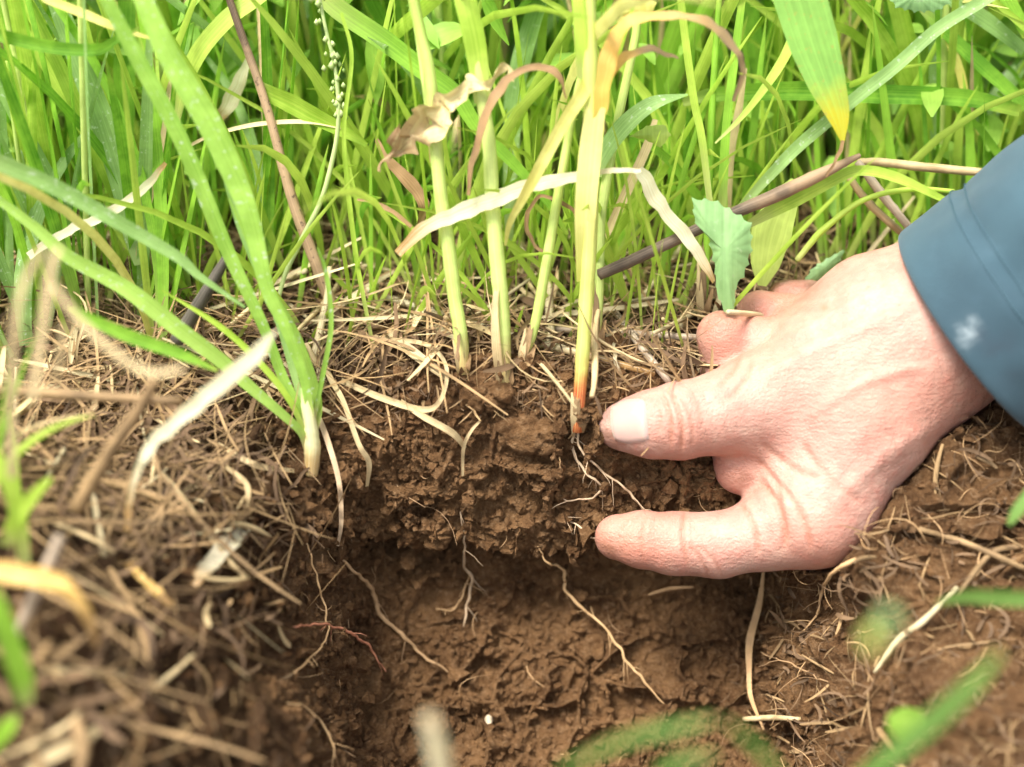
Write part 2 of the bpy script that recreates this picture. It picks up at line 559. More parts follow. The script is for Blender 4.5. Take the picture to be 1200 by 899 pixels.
# ------------------------------------------------------------------ soil: one sheet with the dug pit in it
STEP = 0.00044
xs = np.concatenate([-np.geomspace(30, 0.2, 34), np.arange(-0.196, -0.10, 0.001), np.arange(-0.10, 0.125, STEP), np.arange(0.126, 0.205, 0.001), np.geomspace(0.21, 30, 34)])
ss = np.concatenate([-np.geomspace(30, 0.40, 26), np.arange(-0.38, -0.10, 0.0028), np.arange(-0.10, -0.04, 0.001), np.arange(-0.04, 0.20, STEP), np.arange(0.2005, 0.25, 0.001), np.arange(0.252, 0.42, 0.006), np.geomspace(0.43, 30, 22)])
prof = np.array([  # s, y, z (mm) of the cut face in the pit, s along the sheet
    (0, 0, 0), (10, -7, -5), (22, -12, -15), (38, -16, -31), (54, -19, -46), (62, -18.5, -52), (68, -11, -54.5), (73, -4, -57.5), (79, -9, -62), (85, -11, -68),
    (98, -14, -81), (118, -27, -97), (142, -44, -112), (166, -66, -124), (190, -90, -133), (225, -125, -137), (270, -170, -130), (330, -250, -60), (400, -380, -5), (430, -430, 0)], float) * 1e-3
X, S = np.meshgrid(xs, ss)
yp = np.where(S < 0, -S, np.where(S > 0.43, -S, np.interp(S, prof[:, 0], prof[:, 1])))
zp = np.where((S < 0) | (S > 0.43), 0, np.interp(S, prof[:, 0], prof[:, 2]))
XY0 = np.stack([X.ravel(), S.ravel(), np.zeros(X.size)], -1)
wob = fbm(XY0, 0.06, 3, 5).reshape(X.shape) * 0.03
xx = X + wob * 0.95
wl = sstep(-0.105, -0.034, xx)
wr = 1 - 0.62 * sstep(0.085, 0.125, xx)
w = wl * wr
Y = yp * w + (-S) * (1 - w) * np.where(S > 0, 1, 1)
Z = zp * w
# near mounds of litter and spoil either side of the pit
Z += 0.045 * sstep(-0.092, -0.17, X) * sstep(-0.02, -0.13, Y) * (1 - sstep(-0.25, -0.34, Y))
Z += 0.020 * sstep(0.085, 0.15, X) * sstep(-0.07, -0.15, Y) * (1 - sstep(-0.25, -0.34, Y))
# loose earth heaped at the stem bases
for bx, by, h, r in ((-0.012, 0.004, 0.011, 0.016), (0.012, -0.003, 0.006, 0.014), (-0.03, 0.012, 0.004, 0.016), (0.045, 0.01, 0.005, 0.02)):
    Z += h * np.exp(-(((X - bx) / r) ** 2 + ((Y - by) / r) ** 2)) * (S < 0.05)
P = np.stack([X.ravel(), Y.ravel(), Z.ravel()], -1)
near = (np.abs(P[:, 0]) < 0.4) & (np.abs(P[:, 1]) < 0.6)


def grid_normals(P, shape):
    G = P.reshape(*shape, 3)
    n_ = np.cross(np.gradient(G, axis=1), np.gradient(G, axis=0))
    n_ = unit(n_.reshape(-1, 3))
    return np.where((n_[:, 2:] < -0.9), -n_, n_)


Nn = grid_normals(P, X.shape)
if Nn[(np.abs(P[:, 0]) < 0.05) & (P[:, 1] > 0.1) & (P[:, 1] < 0.2)][:, 2].mean() < 0:
    Nn = -Nn
idx = np.where(near)[0]
Q = P[idx]
wq = w.ravel()[idx]
sq = S.ravel()[idx]
big = fbm(Q, 0.055, 3, 3)
Q = Q + Nn[idx] * (big * 0.011 * (0.35 + 0.65 * wq))[:, None]
warp = np.stack([vnoise(Q, 0.012, 31), vnoise(Q, 0.012, 37), vnoise(Q, 0.012, 41)], -1) * 0.004
f1, fe, cid = worley(Q + warp, 0.019, 11)
g1, ge, gid = worley(Q + warp * 0.6, 0.0075, 12)
face = sstep(0.0, 0.02, sq)                       # the dug face is blocky, the turf is loose
broken = sstep(-0.15, 0.35, vnoise(Q, 0.03, 77))
crack = -0.0055 * (1 - sstep(0.0, 0.12, fe)) * face * (0.3 + 0.7 * broken) + (cid - 0.5) * 0.0042 * sstep(0.02, 0.2, fe) * face
small = -0.0024 * (1 - sstep(0.0, 0.2, ge)) * (0.25 + 0.75 * broken) + (gid - 0.5) * 0.0017 * sstep(0.03, 0.25, ge)
grain_, ge2, gid2 = worley(Q, 0.0030, 15)
fine = (gid2 - 0.5) * 0.0007 * sstep(0, 0.2, ge2) + fbm(Q, 0.0045, 3, 51, 0.7) * 0.0034 + fbm(Q, 0.014, 3, 57, 0.5) * 0.0035
pores = vnoise(Q, 0.008, 91)
hole = -0.006 * sstep(0.55, 0.75, pores) * face
c1_, _, _ = worley(Q + warp * 0.5, 0.0058, 21)
c2_, _, _ = worley(Q, 0.0026, 22)
c3_, _, _ = worley(Q, 0.0013, 23)
crumb = ((0.5 - c1_) * 0.0026 * sstep(-0.3, 0.4, vnoise(Q, 0.02, 78)) + (0.5 - c2_) * 0.0017 * sstep(-0.4, 0.3, vnoise(Q, 0.011, 79)) + (0.5 - c3_) * 0.0011)
plain = 1 - 0.65 * sstep(0.0, 0.35, vnoise(Q, 0.024, 83))        # patches of smeared, smoother earth
disp = crack * 1.25 + (small + fine + crumb) * plain + hole * 1.6
P[idx] = Q + Nn[idx] * disp[:, None]
G3 = P.reshape(*X.shape, 3)
K3 = G3[:-2, :-2] + G3[:-2, 2:] + G3[2:, :-2] + G3[2:, 2:] + 2 * (G3[1:-1, :-2] + G3[1:-1, 2:] + G3[:-2, 1:-1] + G3[2:, 1:-1]) + 4 * G3[1:-1, 1:-1]
nm_ = near.reshape(X.shape)[1:-1, 1:-1, None]
G3[1:-1, 1:-1] = np.where(nm_, 0.6 * G3[1:-1, 1:-1] + 0.4 * K3 / 16, G3[1:-1, 1:-1])
P = G3.reshape(-1, 3)
near_hand = np.where(np.linalg.norm(P - mm(930, 500, 0), axis=1) < 0.12)[0]
for _ in range(14):
    pen = np.maximum(0.0012 - hand_sdf(P[near_hand]), 0)
    P[near_hand] += (FWD * 0.75 + np.array([0, 0, -0.5]))[None] * pen[:, None] * 0.7
nr, nc = X.shape
ii, jj = np.meshgrid(np.arange(nr - 1), np.arange(nc - 1), indexing='ij')
a = ii * nc + jj
SF = np.stack([a, a + 1, a + nc + 1, a + nc], -1).reshape(-1, 4)
SV = P
v0 = np.cross(SV[SF[:, 1]] - SV[SF[:, 0]], SV[SF[:, 3]] - SV[SF[:, 0]])
if v0[:2000, 2].mean() < 0:
    SF = SF[:, ::-1]
soil_me = mesh_np('ground', SV, SF, M['soil'])
turf = np.maximum(1 - sstep(-0.004, 0.006, S + vnoise(XY0, 0.012, 8).reshape(X.shape) * 0.006), (1 - w) * np.where(X > 0, 0.35, 1.0))
turf = np.clip(turf * (1 - 0.7 * np.exp(-((X / 0.05) ** 2 + (Y / 0.012) ** 2))), 0, 1)
hat = soil_me.attributes.new('humus', 'FLOAT', 'POINT')
hat.data.foreach_set('value', turf.ravel().astype(np.float32))
ground = link('ground', soil_me, kind='structure', label='brown crumbly soil with a dug pit and undercut ledge')
fc = SV[SF].mean(1)
keep = (np.abs(fc[:, 0]) < 0.45) & (fc[:, 1] > -0.35) & (fc[:, 1] < 0.75)
bv_f = SF[keep]
used, inv = np.unique(bv_f, return_inverse=True)
BV = BVHTree.FromPolygons(SV[used].tolist(), inv.reshape(-1, 4).tolist())
SN = np.zeros_like(SV)
fn = unit(np.cross(SV[SF[:, 2]] - SV[SF[:, 0]], SV[SF[:, 3]] - SV[SF[:, 1]]))
SFC, SFN = fc, fn


def soil_depth(px, py):
    r_ = ray(px, py)
    h = BV.ray_cast(Vector(CAM), Vector(r_).normalized(), 3.0)
    if h[0] is None:
        return 0.5
    return float(np.dot(np.array(h[0]) - CAM, FWD))


# ------------------------------------------------------------------ placing strokes seen in the photograph
def px_curve(pts, n):
    return catmull(np.asarray(pts, float)[:, :2], n)


def on_soil(pts, n, lift=1.5, arc=0.0):
    c_ = px_curve(pts, n)
    d = np.array([soil_depth(*q) for q in c_])
    m = max(3, n // 5)
    pad = np.pad(d, m, mode='edge')
    sm = np.array([pad[i:i + 2 * m + 1].mean() * 0.5 + np.min(pad[i + m // 2:i + 2 * m + 1 - m // 2]) * 0.5 for i in range(n)])
    sm = sm - lift * 1e-3 - arc * 1e-3 * np.sin(np.linspace(0, np.pi, n))
    return np.array([CAM + ray(*q) * dd for q, dd in zip(c_, sm)])


def standing(pts, n, y0=None, lean=0.4, z0=0.0, arc=0.0, base=0):
    """points on the leaning plane y = y0 + lean * (z - z0); without y0 the base pixel is found on the soil"""
    if y0 is None:
        bx, by = pts[base][:2]
        d = soil_depth(bx, by)
        b = CAM + ray(bx, by) * d
        y0, z0 = b[1], b[2] - 0.002
    c_ = px_curve(pts, n)
    out = []
    for i, q in enumerate(c_):
        r_ = ray(*q)
        t = (y0 + lean * (CAM[2] - z0) - CAM[1]) / (r_[1] - lean * r_[2])
        t -= arc * 1e-3 * math.sin(math.pi * i / (n - 1))
        out.append(CAM + r_ * t)
    return np.array(out)


def widths(ws, P):
    n = len(P)
    d = (P - CAM) @ FWD
    return np.interp(np.linspace(0, 1, n), np.linspace(0, 1, len(ws)), ws) / FPX * d


def root_mesh(name, mat, P, ws):
    W = widths(ws, P)
    parts = [tube(P, W / 2, sides=7, wob=0.06)]
    T_ = unit(np.gradient(P, axis=0))
    for _ in range(max(3, len(P) // 9)):
        i = rng.integers(2, len(P) - 2)
        d = unit(T_[i] * rng.uniform(0.1, 0.9) + rng.normal(size=3) * 0.7 - FWD * 0.1)
        L_ = rng.uniform(0.003, 0.010)
        s_ = np.linspace(0, 1, 9)[:, None]
        B = P[i] + d * L_ * s_ + np.array([0, 0, -1]) * L_ * 0.35 * s_ ** 2
        B = B + np.stack([vnoise(B, 0.002, 200 + j) for j in range(3)], -1) * 0.0006 * s_
        parts.append(tube(B, np.linspace(0.00017, 0.00006, 9), sides=5))
    V, F, U, o = [], [], [], 0
    for v, f, u, c_ in parts:
        V.append(v)
        F += [f[:, [0, 1, 2]] + o, f[:, [0, 2, 3]] + o, c_[:, :3] + o]
        U.append(u)
        o += len(v)
    return mesh_np(name, np.vstack(V), np.vstack(F), M[mat], np.vstack(U))


def stroke_mesh(name, mat, kind, P, ws, roll=None, fold=0.22):
    if name == 'root':
        return root_mesh(name, mat, P, ws)
    W = widths(ws, P)
    if kind == 'tube':
        return tube_mesh(name, P, W / 2, M[mat], sides=8, wob=0.03)
    view = unit(CAM - P)
    if roll is None:
        roll = rng.uniform(-0.45, 0.45)
    rl = np.linspace(roll - 0.15, roll + 0.25, len(P)) if np.isscalar(roll) else np.interp(np.linspace(0, 1, len(P)), np.linspace(0, 1, len(roll)), roll)
    if mat == 'cream':
        Sz = np.cross(unit(np.gradient(P, axis=0)), view)[:, 2].mean()
        rl = -np.sign(Sz) * np.abs(rl)
    W = W / np.maximum(np.cos(rl), 0.35)
    if mat == 'crumple':
        W = W * (1 + 0.5 * vnoise(P, 0.0025, 55))
    V, F, uv = ribbon(P, W, view, fold, rl)
    if mat in ('crumple', 'brown', 'cream', 'orange', 'amber'):
        a_ = 0.0042 if mat == 'crumple' else 0.0009
        V = V + np.stack([vnoise(V, 0.005, 300 + j) for j in range(3)], -1) * a_
    return mesh_np(name, V, F, M[mat], uv)


def place(name, mat, kind, mode, pts, ws, label=None, cat=None, group=None, parent=None, n=None, roll=None, fold=0.22, **kw):
    n = n or max(14, (12 if mat == 'crumple' else 6) * len(pts))
    if name == 'root':
        n = 10 * len(pts)
        kw['lift'] = kw.get('lift', 2) + 0.6
        ws = [q * 0.66 * rng.uniform(0.8, 1.2) for q in np.interp(np.linspace(0, 1, n // 3), np.linspace(0, 1, len(ws)), ws)]
    P = (standing if mode == 'S' else on_soil)(pts, n, **kw)
    if name == 'root':
        P = P + np.stack([vnoise(P, 0.004, 100 + j) for j in range(3)], -1) * 0.0009
    me = stroke_mesh(name, mat, kind, P, ws, roll, fold)
    o = bpy.data.objects.new(name, me)
    COL.objects.link(o)
    if parent is not None:
        o.parent = parent
        o.matrix_parent_inverse = Matrix.Translation(-parent.location)
    else:
        # put the origin at the piece's own base
        b = Vector(P[0])
        me.transform(Matrix.Translation(-b))
        o.location = b
    if label:
        o['label'] = label
    if cat:
        o['category'] = cat
    if group:
        o['group'] = group
    return o


def base_point(px, py):
    return Vector(CAM + ray(px, py) * soil_depth(px, py))


# ------------------------------------------------------------------ the hand
def surface_nets(f, lo, hi, h):
    n = np.ceil((hi - lo) / h).astype(int) + 1
    ax = [lo[i] + h * np.arange(n[i]) for i in range(3)]
    G = np.stack(np.meshgrid(*ax, indexing='ij'), -1).reshape(-1, 3)
    D = np.concatenate([f(c_) for c_ in np.array_split(G, max(1, len(G) // 200000))]).reshape(n)
    ins = D < 0
    cells = np.zeros(n - 1, int)
    acc = np.zeros((*(n - 1), 3))
    cnt = np.zeros(n - 1)
    sl = lambda o, a: tuple(slice(o[i], n[i] - 1 + o[i]) for i in range(3))
    for axis in range(3):
        o1 = [(0, 0), (0, 1), (1, 0), (1, 1)]
        for p, q in o1:
            c0 = [p, q]
            c0.insert(axis, 0)
            c1 = list(c0)
            c1[axis] = 1
            A, B = D[sl(c0, 0)], D[sl(c1, 0)]
            cr = (A < 0) != (B < 0)
            t = np.where(cr, A / np.where(cr, A - B, 1), 0)
            pos = np.zeros((*(n - 1), 3))
            for i in range(3):
                pos[..., i] = c0[i]
            pos[..., axis] = t
            acc += pos * cr[..., None]
            cnt += cr
    act = cnt > 0
    cells[act] = np.arange(act.sum())
    I = np.argwhere(act)
    V = lo + h * (I + acc[act] / cnt[act][:, None])
    faces = []
    for axis in range(3):
        b, c_ = (axis + 1) % 3, (axis + 2) % 3
        s0 = [slice(None)] * 3
        s1 = [slice(None)] * 3
        s0[axis] = slice(0, -1)
        s1[axis] = slice(1, None)
        a0, a1 = ins[tuple(s0)], ins[tuple(s1)]
        E = np.argwhere(a0 != a1)
        ok = (E[:, b] > 0) & (E[:, c_] > 0) & (E[:, b] < n[b] - 1) & (E[:, c_] < n[c_] - 1)
        E = E[ok]
        flip = ~a0[tuple(E.T)]
        eb = np.eye(3, dtype=int)[b]
        ec = np.eye(3, dtype=int)[c_]
        q = [E - eb - ec, E - ec, E, E - eb]
        ix = np.stack([cells[tuple(k_.T)] for k_ in q], -1)
        ix[flip] = ix[flip][:, ::-1]
        faces.append(ix)
    return V, np.vstack(faces)


allj = [p for ch in (THUMB, INDEX, MIDDLE, RING, LITTLE, *PALM) for p, _ in ch]
lo = np.min(allj, 0) - 0.02
hi = np.max(allj, 0) + np.array([0.055, 0.045, 0.05])
lo[1] -= 0.02
HV, HF = surface_nets(hand_sdf, lo, hi, 0.00085)


def grad(f, Q, e=2e-4):
    g = np.stack([f(Q + np.eye(3)[i] * e) - f(Q - np.eye(3)[i] * e) for i in range(3)], -1)
    return unit(g)


for _ in range(2):
    HN = grad(hand_sdf, HV)
    HV = HV - HN * (hand_sdf(HV) * 0.9)[:, None]


def line_mask(a, b, width, depth, soft=9.0, curve=0.0):
    """a crease: pixel segment a-b on the near side of the hand, width and depth in mm"""
    rel = HV - CAM
    dd = rel @ FWD
    u = rel @ RGT / dd * FPX + 600
    v = -(rel @ UPV) / dd * FPX + 449.5
    a, b = np.array(a, float), np.array(b, float)
    L = np.linalg.norm(b - a)
    t = ((u - a[0]) * (b - a)[0] + (v - a[1]) * (b - a)[1]) / L
    s = ((u - a[0]) * -(b - a)[1] + (v - a[1]) * (b - a)[0]) / L
    s = s + curve * (1 - (2 * t / L - 1) ** 2)
    facing = sstep(0.0, 0.3, -(HN @ FWD))
    end = sstep(-soft, soft, t) * (1 - sstep(L - soft, L + soft, t))
    sm = s * PX * 1e3
    return -1.6 * depth * 1e-3 * np.exp(-(sm / width) ** 2) * end * facing, end * np.exp(-(sm / width) ** 2) * facing


dz = fbm(HV, 0.018, 3, 7) * 0.0006 + fbm(HV, 0.005, 2, 9) * 0.00012
crs = np.zeros(len(HV))
for a_, b_, wd, dp, cv in (
        ((776, 462), (786, 520), 0.7, 0.55, 4), ((785, 458), (798, 528), 0.7, 0.6, 6), ((768, 468), (772, 505), 0.5, 0.3, 3), ((795, 462), (812, 522), 0.6, 0.35, 6),
        ((810, 458), (822, 500), 0.7, 0.22, 4),
        ((803, 598), (806, 660), 0.6, 0.5, -4), ((757, 608), (754, 655), 0.6, 0.28, -3), ((808, 640), (830, 676), 0.6, 0.35, 3), ((818, 640), (846, 676), 0.6, 0.3, 4),
        ((866, 588), (888, 650), 0.9, 0.5, 6), ((893, 566), (920, 640), 1.3, 0.8, 8), ((905, 560), (950, 640), 1.0, 0.45, 8), ((888, 540), (915, 590), 1.0, 0.4, 5),
        ((880, 425), (850, 470), 0.9, 0.4, 5), ((868, 415), (845, 448), 0.8, 0.35, 3), ((893, 520), (960, 560), 1.2, 0.35, -6), ((940, 520), (1010, 590), 1.2, 0.3, -6)):
    e, m_ = line_mask(a_, b_, wd, dp, curve=cv)
    dz += e
    crs = np.maximum(crs, m_ * min(1, dp / 0.6))
# low folds of the back of the hand: tendons and a vein
for a_, b_, wd, dp, cv in (((900, 440), (1060, 365), 2.6, -0.55, 5), ((930, 395), (1060, 330), 2.2, -0.4, 4), ((960, 480), (1085, 430), 2.0, -0.45, 10), ((980, 590), (1090, 500), 3, -0.6, 8)):
    e, m_ = line_mask(a_, b_, wd, dp, 30, curve=cv)
    dz += e
HV = HV + HN * dz[:, None]
person = empty('person', mm(1100, 420, 30), 'person in a blue sleeve reaching in with a bare hand to pinch the soil ledge', 'person')
hme = mesh_np('hand', HV, HF, M['skin'])
# ruddy skin: finger ends, knuckles, web and creases
rel = HV - CAM
dd = rel @ FWD
hu = rel @ RGT / dd * FPX + 600
hv = -(rel @ UPV) / dd * FPX + 449.5


def blob(x, y, r):
    return np.exp(-(((hu - x) ** 2 + (hv - y) ** 2) / r ** 2))


rud = 0.55 * blob(715, 632, 45) + 0.35 * blob(770, 630, 55) + 0.5 * blob(842, 392, 40) + 0.4 * blob(890, 360, 30) + 0.4 * blob(925, 345, 25) + 0.3 * blob(800, 525, 45) + 0.3 * blob(1085, 480, 60) + 0.3 * blob(960, 640, 60) + 0.45 * blob(866, 548, 32) + 0.25 * blob(905, 425, 40) + 0.9 * blob(966, 361, 4) + 0.25 * blob(1000, 440, 60)
rud = np.clip(rud + crs * 0.5, 0, 0.85)
at_ = hme.attributes.new('ruddy', 'FLOAT', 'POINT')
at_.data.foreach_set('value', rud.astype(np.float32))
dirt = 0.55 * blob(712, 642, 16) + 0.6 * blob(712, 508, 9) + 0.45 * blob(722, 522, 10) + 0.45 * blob(838, 378, 16) + 0.4 * blob(870, 560, 16) + 0.3 * crs * (hu < 960)
ad_ = hme.attributes.new('dirt', 'FLOAT', 'POINT')
ad_.data.foreach_set('value', np.clip(dirt, 0, 0.8).astype(np.float32))
hand = link('hand', hme, person)
HB = BVHTree.FromPolygons(HV.tolist(), HF.tolist())
# thumbnail: a curved plate lying on the end of the digit
na = math.radians(-6)
nu, nv_ = 15, 15
NV, NUV = [], []
for i in range(nu):
    for j in range(nv_):
        s_, t_ = i / (nu - 1) * 2 - 1, j / (nv_ - 1) * 2 - 1
        # rounded square, squarer on the cuticle side
        ex = s_ * 21.5 * (1 - 0.10 * t_ * t_ if s_ < 0 else 1)
        ey = t_ * 26 * (1 - 0.30 * max(0, -s_) ** 2.2 - 0.10 * max(0, s_) ** 3)
        px_ = 737 + ex * math.cos(na) - ey * math.sin(na)
        py_ = 494 + ex * math.sin(na) + ey * math.cos(na)
        r_ = Vector(ray(px_, py_)).normalized()
        h_ = HB.ray_cast(Vector(CAM), r_, 1)
        if h_[0] is None:
            h_ = HB.find_nearest(Vector(at(px_, py_, HD - 4)))
        NV.append(np.array(h_[0]) + np.array(h_[1]) * 0.0)
        NUV.append(((s_ + 1) / 2, (t_ + 1) / 2))
NV = np.array(NV).reshape(nu, nv_, 3)
for _ in range(2):
    K = NV.copy()
    K[1:-1, 1:-1] = (NV[1:-1, 1:-1] * 2 + NV[2:, 1:-1] + NV[:-2, 1:-1] + NV[1:-1, 2:] + NV[1:-1, :-2]) / 6
    NV = K
nn_ = unit(np.cross(np.gradient(NV, axis=0).reshape(-1, 3), np.gradient(NV, axis=1).reshape(-1, 3)))
if (nn_ @ FWD).mean() > 0:
    nn_ = -nn_
rim = np.array([max(abs(i / (nu - 1) * 2 - 1), abs(j / (nv_ - 1) * 2 - 1)) for i in range(nu) for j in range(nv_)])
top = NV.reshape(-1, 3) + nn_ * (0.0008 - 0.0008 * sstep(0.86, 1.0, rim))[:, None]
bot = NV.reshape(-1, 3) - nn_ * 0.0006
i_, j_ = np.meshgrid(np.arange(nu - 1), np.arange(nv_ - 1), indexing='ij')
q = (i_ * nv_ + j_).ravel()
nf = np.stack([q, q + nv_, q + nv_ + 1, q + 1], -1)
nme = mesh_np('fingernail', np.vstack([top, bot]), np.vstack([nf, nf[:, ::-1] + nu * nv_]), M['nail'], np.vstack([NUV, NUV]))
nail = link('fingernail', nme, hand, label='broad pale nail on the upper digit')
# fine hair near the wrist and on the digit
sel = np.where((-(HN @ FWD) > -0.1) & (((hu > 1015) & (hv > 405 + (1090 - hu) * 0.8)) | (((hu - 835) ** 2 + (hv - 478) ** 2 < 32 ** 2))))[0]
sel = rng.choice(sel, 420, replace=False)
HVs, HFs = [], []
for c_, s_ in enumerate(sel):
    p0, n0 = HV[s_], HN[s_]
    t0 = unit(-RGT * 0.5 - UPV * rng.uniform(0.3, 1.1) + rng.normal(size=3) * 0.3)
    L_ = rng.uniform(0.004, 0.009) * (0.5 if hu[s_] < 900 else 1)
    pts_ = np.array([p0, p0 + t0 * L_ * 0.5 + n0 * L_ * 0.22, p0 + t0 * L_ + n0 * L_ * 0.12])
    sd = unit(np.cross(t0, n0)) * 0.000035
    b0 = len(HVs) * 6
    HVs.append(np.vstack([pts_ - sd, pts_ + sd]))
    HFs += [[b0, b0 + 1, b0 + 4, b0 + 3], [b0 + 1, b0 + 2, b0 + 5, b0 + 4]]
link('hair', mesh_np('hair', np.vstack(HVs), np.array(HFs), M['hair']), hand, kind='stuff')

# sleeve: a cuff and forearm of cotton cloth with thickness
ax_img = unit(np.array([0.76, 0.60]))
TOW = 0.44
axis = unit(RGT * ax_img[0] * math.sqrt(1 - TOW ** 2) + UPV * ax_img[1] * math.sqrt(1 - TOW ** 2) - FWD * TOW)
c0 = mm(1140, 390, HD + 1)
e1 = unit(np.cross(axis, FWD))
e2 = np.cross(axis, e1)
NU, NR = 130, 150
prof_s = [(-0.0000, 39.2), (0.0004, 39.9), (0.0012, 40.3)] + [(x_, 40.3 + 30 * x_ * 1.0) for x_ in np.linspace(0.003, 0.34, 110)]
inner = [(0.0002, 38.6)] + [(x_, 38.4 + 30 * x_ * 0.9) for x_ in np.linspace(0.004, 0.12, 30)]
rings = inner[::-1] + prof_s
SVv = []
ang = np.linspace(0, 2 * np.pi, NU, endpoint=False)
for x_, r_ in rings:
    outer_ = 1.0
    p0 = c0 + axis * x_
    base_ = p0[None] + (np.cos(ang)[:, None] * e1 + np.sin(ang)[:, None] * e2) * r_ * 1e-3
    nr_ = np.cos(ang)[:, None] * e1 + np.sin(ang)[:, None] * e2
    Lp = np.stack([np.cos(ang) * 0.04, np.sin(ang) * 0.04, np.full(NU, x_)], -1)
    dsp = vnoise(Lp * np.array([1, 1, 0.55]), 0.034, 5) * 0.0048 * sstep(0.0, 0.05, x_) + vnoise(Lp * np.array([1, 1, 1.0]), 0.016, 6) * 0.0018 * sstep(0.002, 0.02, x_)
    # hem: the doubled band at the cuff, a stitched groove, then the sleeve
    dsp += 0.0009 * (1 - sstep(0.0225, 0.025, x_)) - 0.0013 * math.exp(-((x_ - 0.0237) / 0.0012) ** 2) - 0.0004 * math.exp(-((x_ - 0.021) / 0.0005) ** 2)
    dsp += vnoise(Lp, 0.006, 9) * 0.0005 * math.exp(-((x_ - 0.0237) / 0.003) ** 2)
    flat_ = 1 - 0.06 * np.sin(ang + 0.8) ** 2
    SVv.append(p0 + (base_ - p0) * flat_[:, None] + nr_ * dsp[:, None])
SVv = np.vstack(SVv)
i_, j_ = np.meshgrid(np.arange(len(rings) - 1), np.arange(NU), indexing='ij')
jn = (j_ + 1) % NU
SFf = np.stack([i_ * NU + j_, i_ * NU + jn, (i_ + 1) * NU + jn, (i_ + 1) * NU + j_], -1).reshape(-1, 4)
suv = np.stack([np.tile(ang, len(rings)) * 0.04, np.repeat([x_ for x_, _ in rings], NU)], -1)
sme = mesh_np('sleeve', SVv, SFf, M['cotton'], suv)
rel = SVv - CAM
dd = rel @ FWD
su = rel @ RGT / dd * FPX + 600
sv = -(rel @ UPV) / dd * FPX + 449.5
outm = (np.arange(len(SVv)) >= len(inner) * NU)
for nm, bl in (('stain', [(1168, 412, 16, 10, 0.8), (1150, 392, 9, 12, 0.7), (1188, 440, 14, 10, 0.4), (1180, 400, 12, 14, .5)]), ('chalk', [(1134, 387, 8, 11, 0.5), (1130, 400, 6, 8, 0.3), (1138, 376, 5, 6, 0.25)])):
    v_ = sum(s_ * np.exp(-(((su - x_) / rx_) ** 2 + ((sv - y_) / ry_) ** 2)) for x_, y_, rx_, ry_, s_ in bl) * outm
    a2 = sme.attributes.new(nm, 'FLOAT', 'POINT')
    a2.data.foreach_set('value', np.clip(v_, 0, 1).astype(np.float32))
sleeve = link('sleeve', sme, person)
# two rows of stitching round the hem
o_ = len(inner)
xr = np.array([x_ for x_, _ in prof_s])
TV, TF = [], []
for xs_ in (0.0212, 0.0262):
    i0 = int(np.searchsorted(xr, xs_)) - 1
    f_ = (xs_ - xr[i0]) / (xr[i0 + 1] - xr[i0])
    Ra = SVv[(o_ + i0) * NU:(o_ + i0 + 1) * NU] * (1 - f_) + SVv[(o_ + i0 + 1) * NU:(o_ + i0 + 2) * NU] * f_
    Ra = np.vstack([Ra, Ra[:1]])
    cen = Ra.mean(0)
    for q in np.arange(0, NU - 0.5, 0.8):
        pa, pb = (np.array([np.interp(q + dq, np.arange(NU + 1), Ra[:, j]) for j in range(3)]) for dq in (0.0, 0.5))
        nn3 = unit((pa + pb) / 2 - cen)
        pa, pb = pa + nn3 * 0.0003, pb + nn3 * 0.0003
        v3, f3, u3, c3 = tube(np.array([pa, (pa + pb) / 2 + nn3 * 0.0001, pb]), np.full(3, 0.00022), sides=5)
        b3 = sum(len(z_) for z_ in TV)
        TV.append(v3)
        TF += [f3[:, [0, 1, 2]] + b3, f3[:, [0, 2, 3]] + b3]
link('stitching', mesh_np('stitching', np.vstack(TV), np.vstack(TF), M['thread']), sleeve, kind='stuff')

# ------------------------------------------------------------------ standing plants traced from the photograph
def plant(label, cat, base, name='grass_plant', group=None):
    return empty(name, base_point(*base), label, cat, group)


# the clump in front on the left
pl = plant('green grass clump with a cream base growing at the left edge of the dug pit', 'grass plant', (364, 546))
bp = pl.location
kw = dict(y0=bp.y - 0.003, z0=bp.z, lean=0.42, parent=pl)
place('stalk', 'clumpbase', 'tube', 'S', [(365, 557), (366, 530), (364, 505), (359, 470), (356, 455)], [15, 20, 19, 13, 8], **kw)
place('blade', 'clump', 'leaf', 'S', [(366, 520), (363, 480), (353, 433), (333, 380), (313, 337), (293, 253), (267, 187), (240, 133), (200, 67), (165, -10), (130, -80)], [7, 9, 11, 13, 16, 22, 28, 29, 26, 22, 16], roll=0.25, arc=4, **kw)
place('blade', 'clump', 'leaf', 'S', [(362, 520), (357, 493), (333, 447), (310, 387), (293, 350), (263, 287), (213, 167), (160, 67), (125, 0), (100, -50)], [9, 11, 12, 13, 15, 18, 19, 16, 12], roll=-0.3, arc=-3, **kw)
place('blade', 'clump', 'leaf', 'S', [(361, 530), (353, 507), (333, 487), (293, 453), (260, 423), (207, 383), (147, 337), (80, 300), (40, 265), (-20, 220)], [8, 9, 11, 15, 18, 20, 17, 13, 9], roll=0.2, arc=8, **kw)
place('blade', 'clump', 'leaf', 'S', [(366, 515), (372, 470), (350, 400), (318, 340), (300, 300), (268, 232)], [9, 12, 12, 9, 7, 2], roll=0.5, arc=-6, **kw)
place('blade', 'lime', 'leaf', 'S', [(364, 525), (340, 470), (300, 420), (255, 380), (190, 340)], [5, 7, 8, 7, 2], roll=0.3, arc=5, **kw)
place('blade', 'clump', 'leaf', 'S', [(366, 500), (378, 440), (388, 380), (382, 320), (372, 290)], [4, 6, 6, 5, 2], roll=-0.2, arc=-3, **kw)
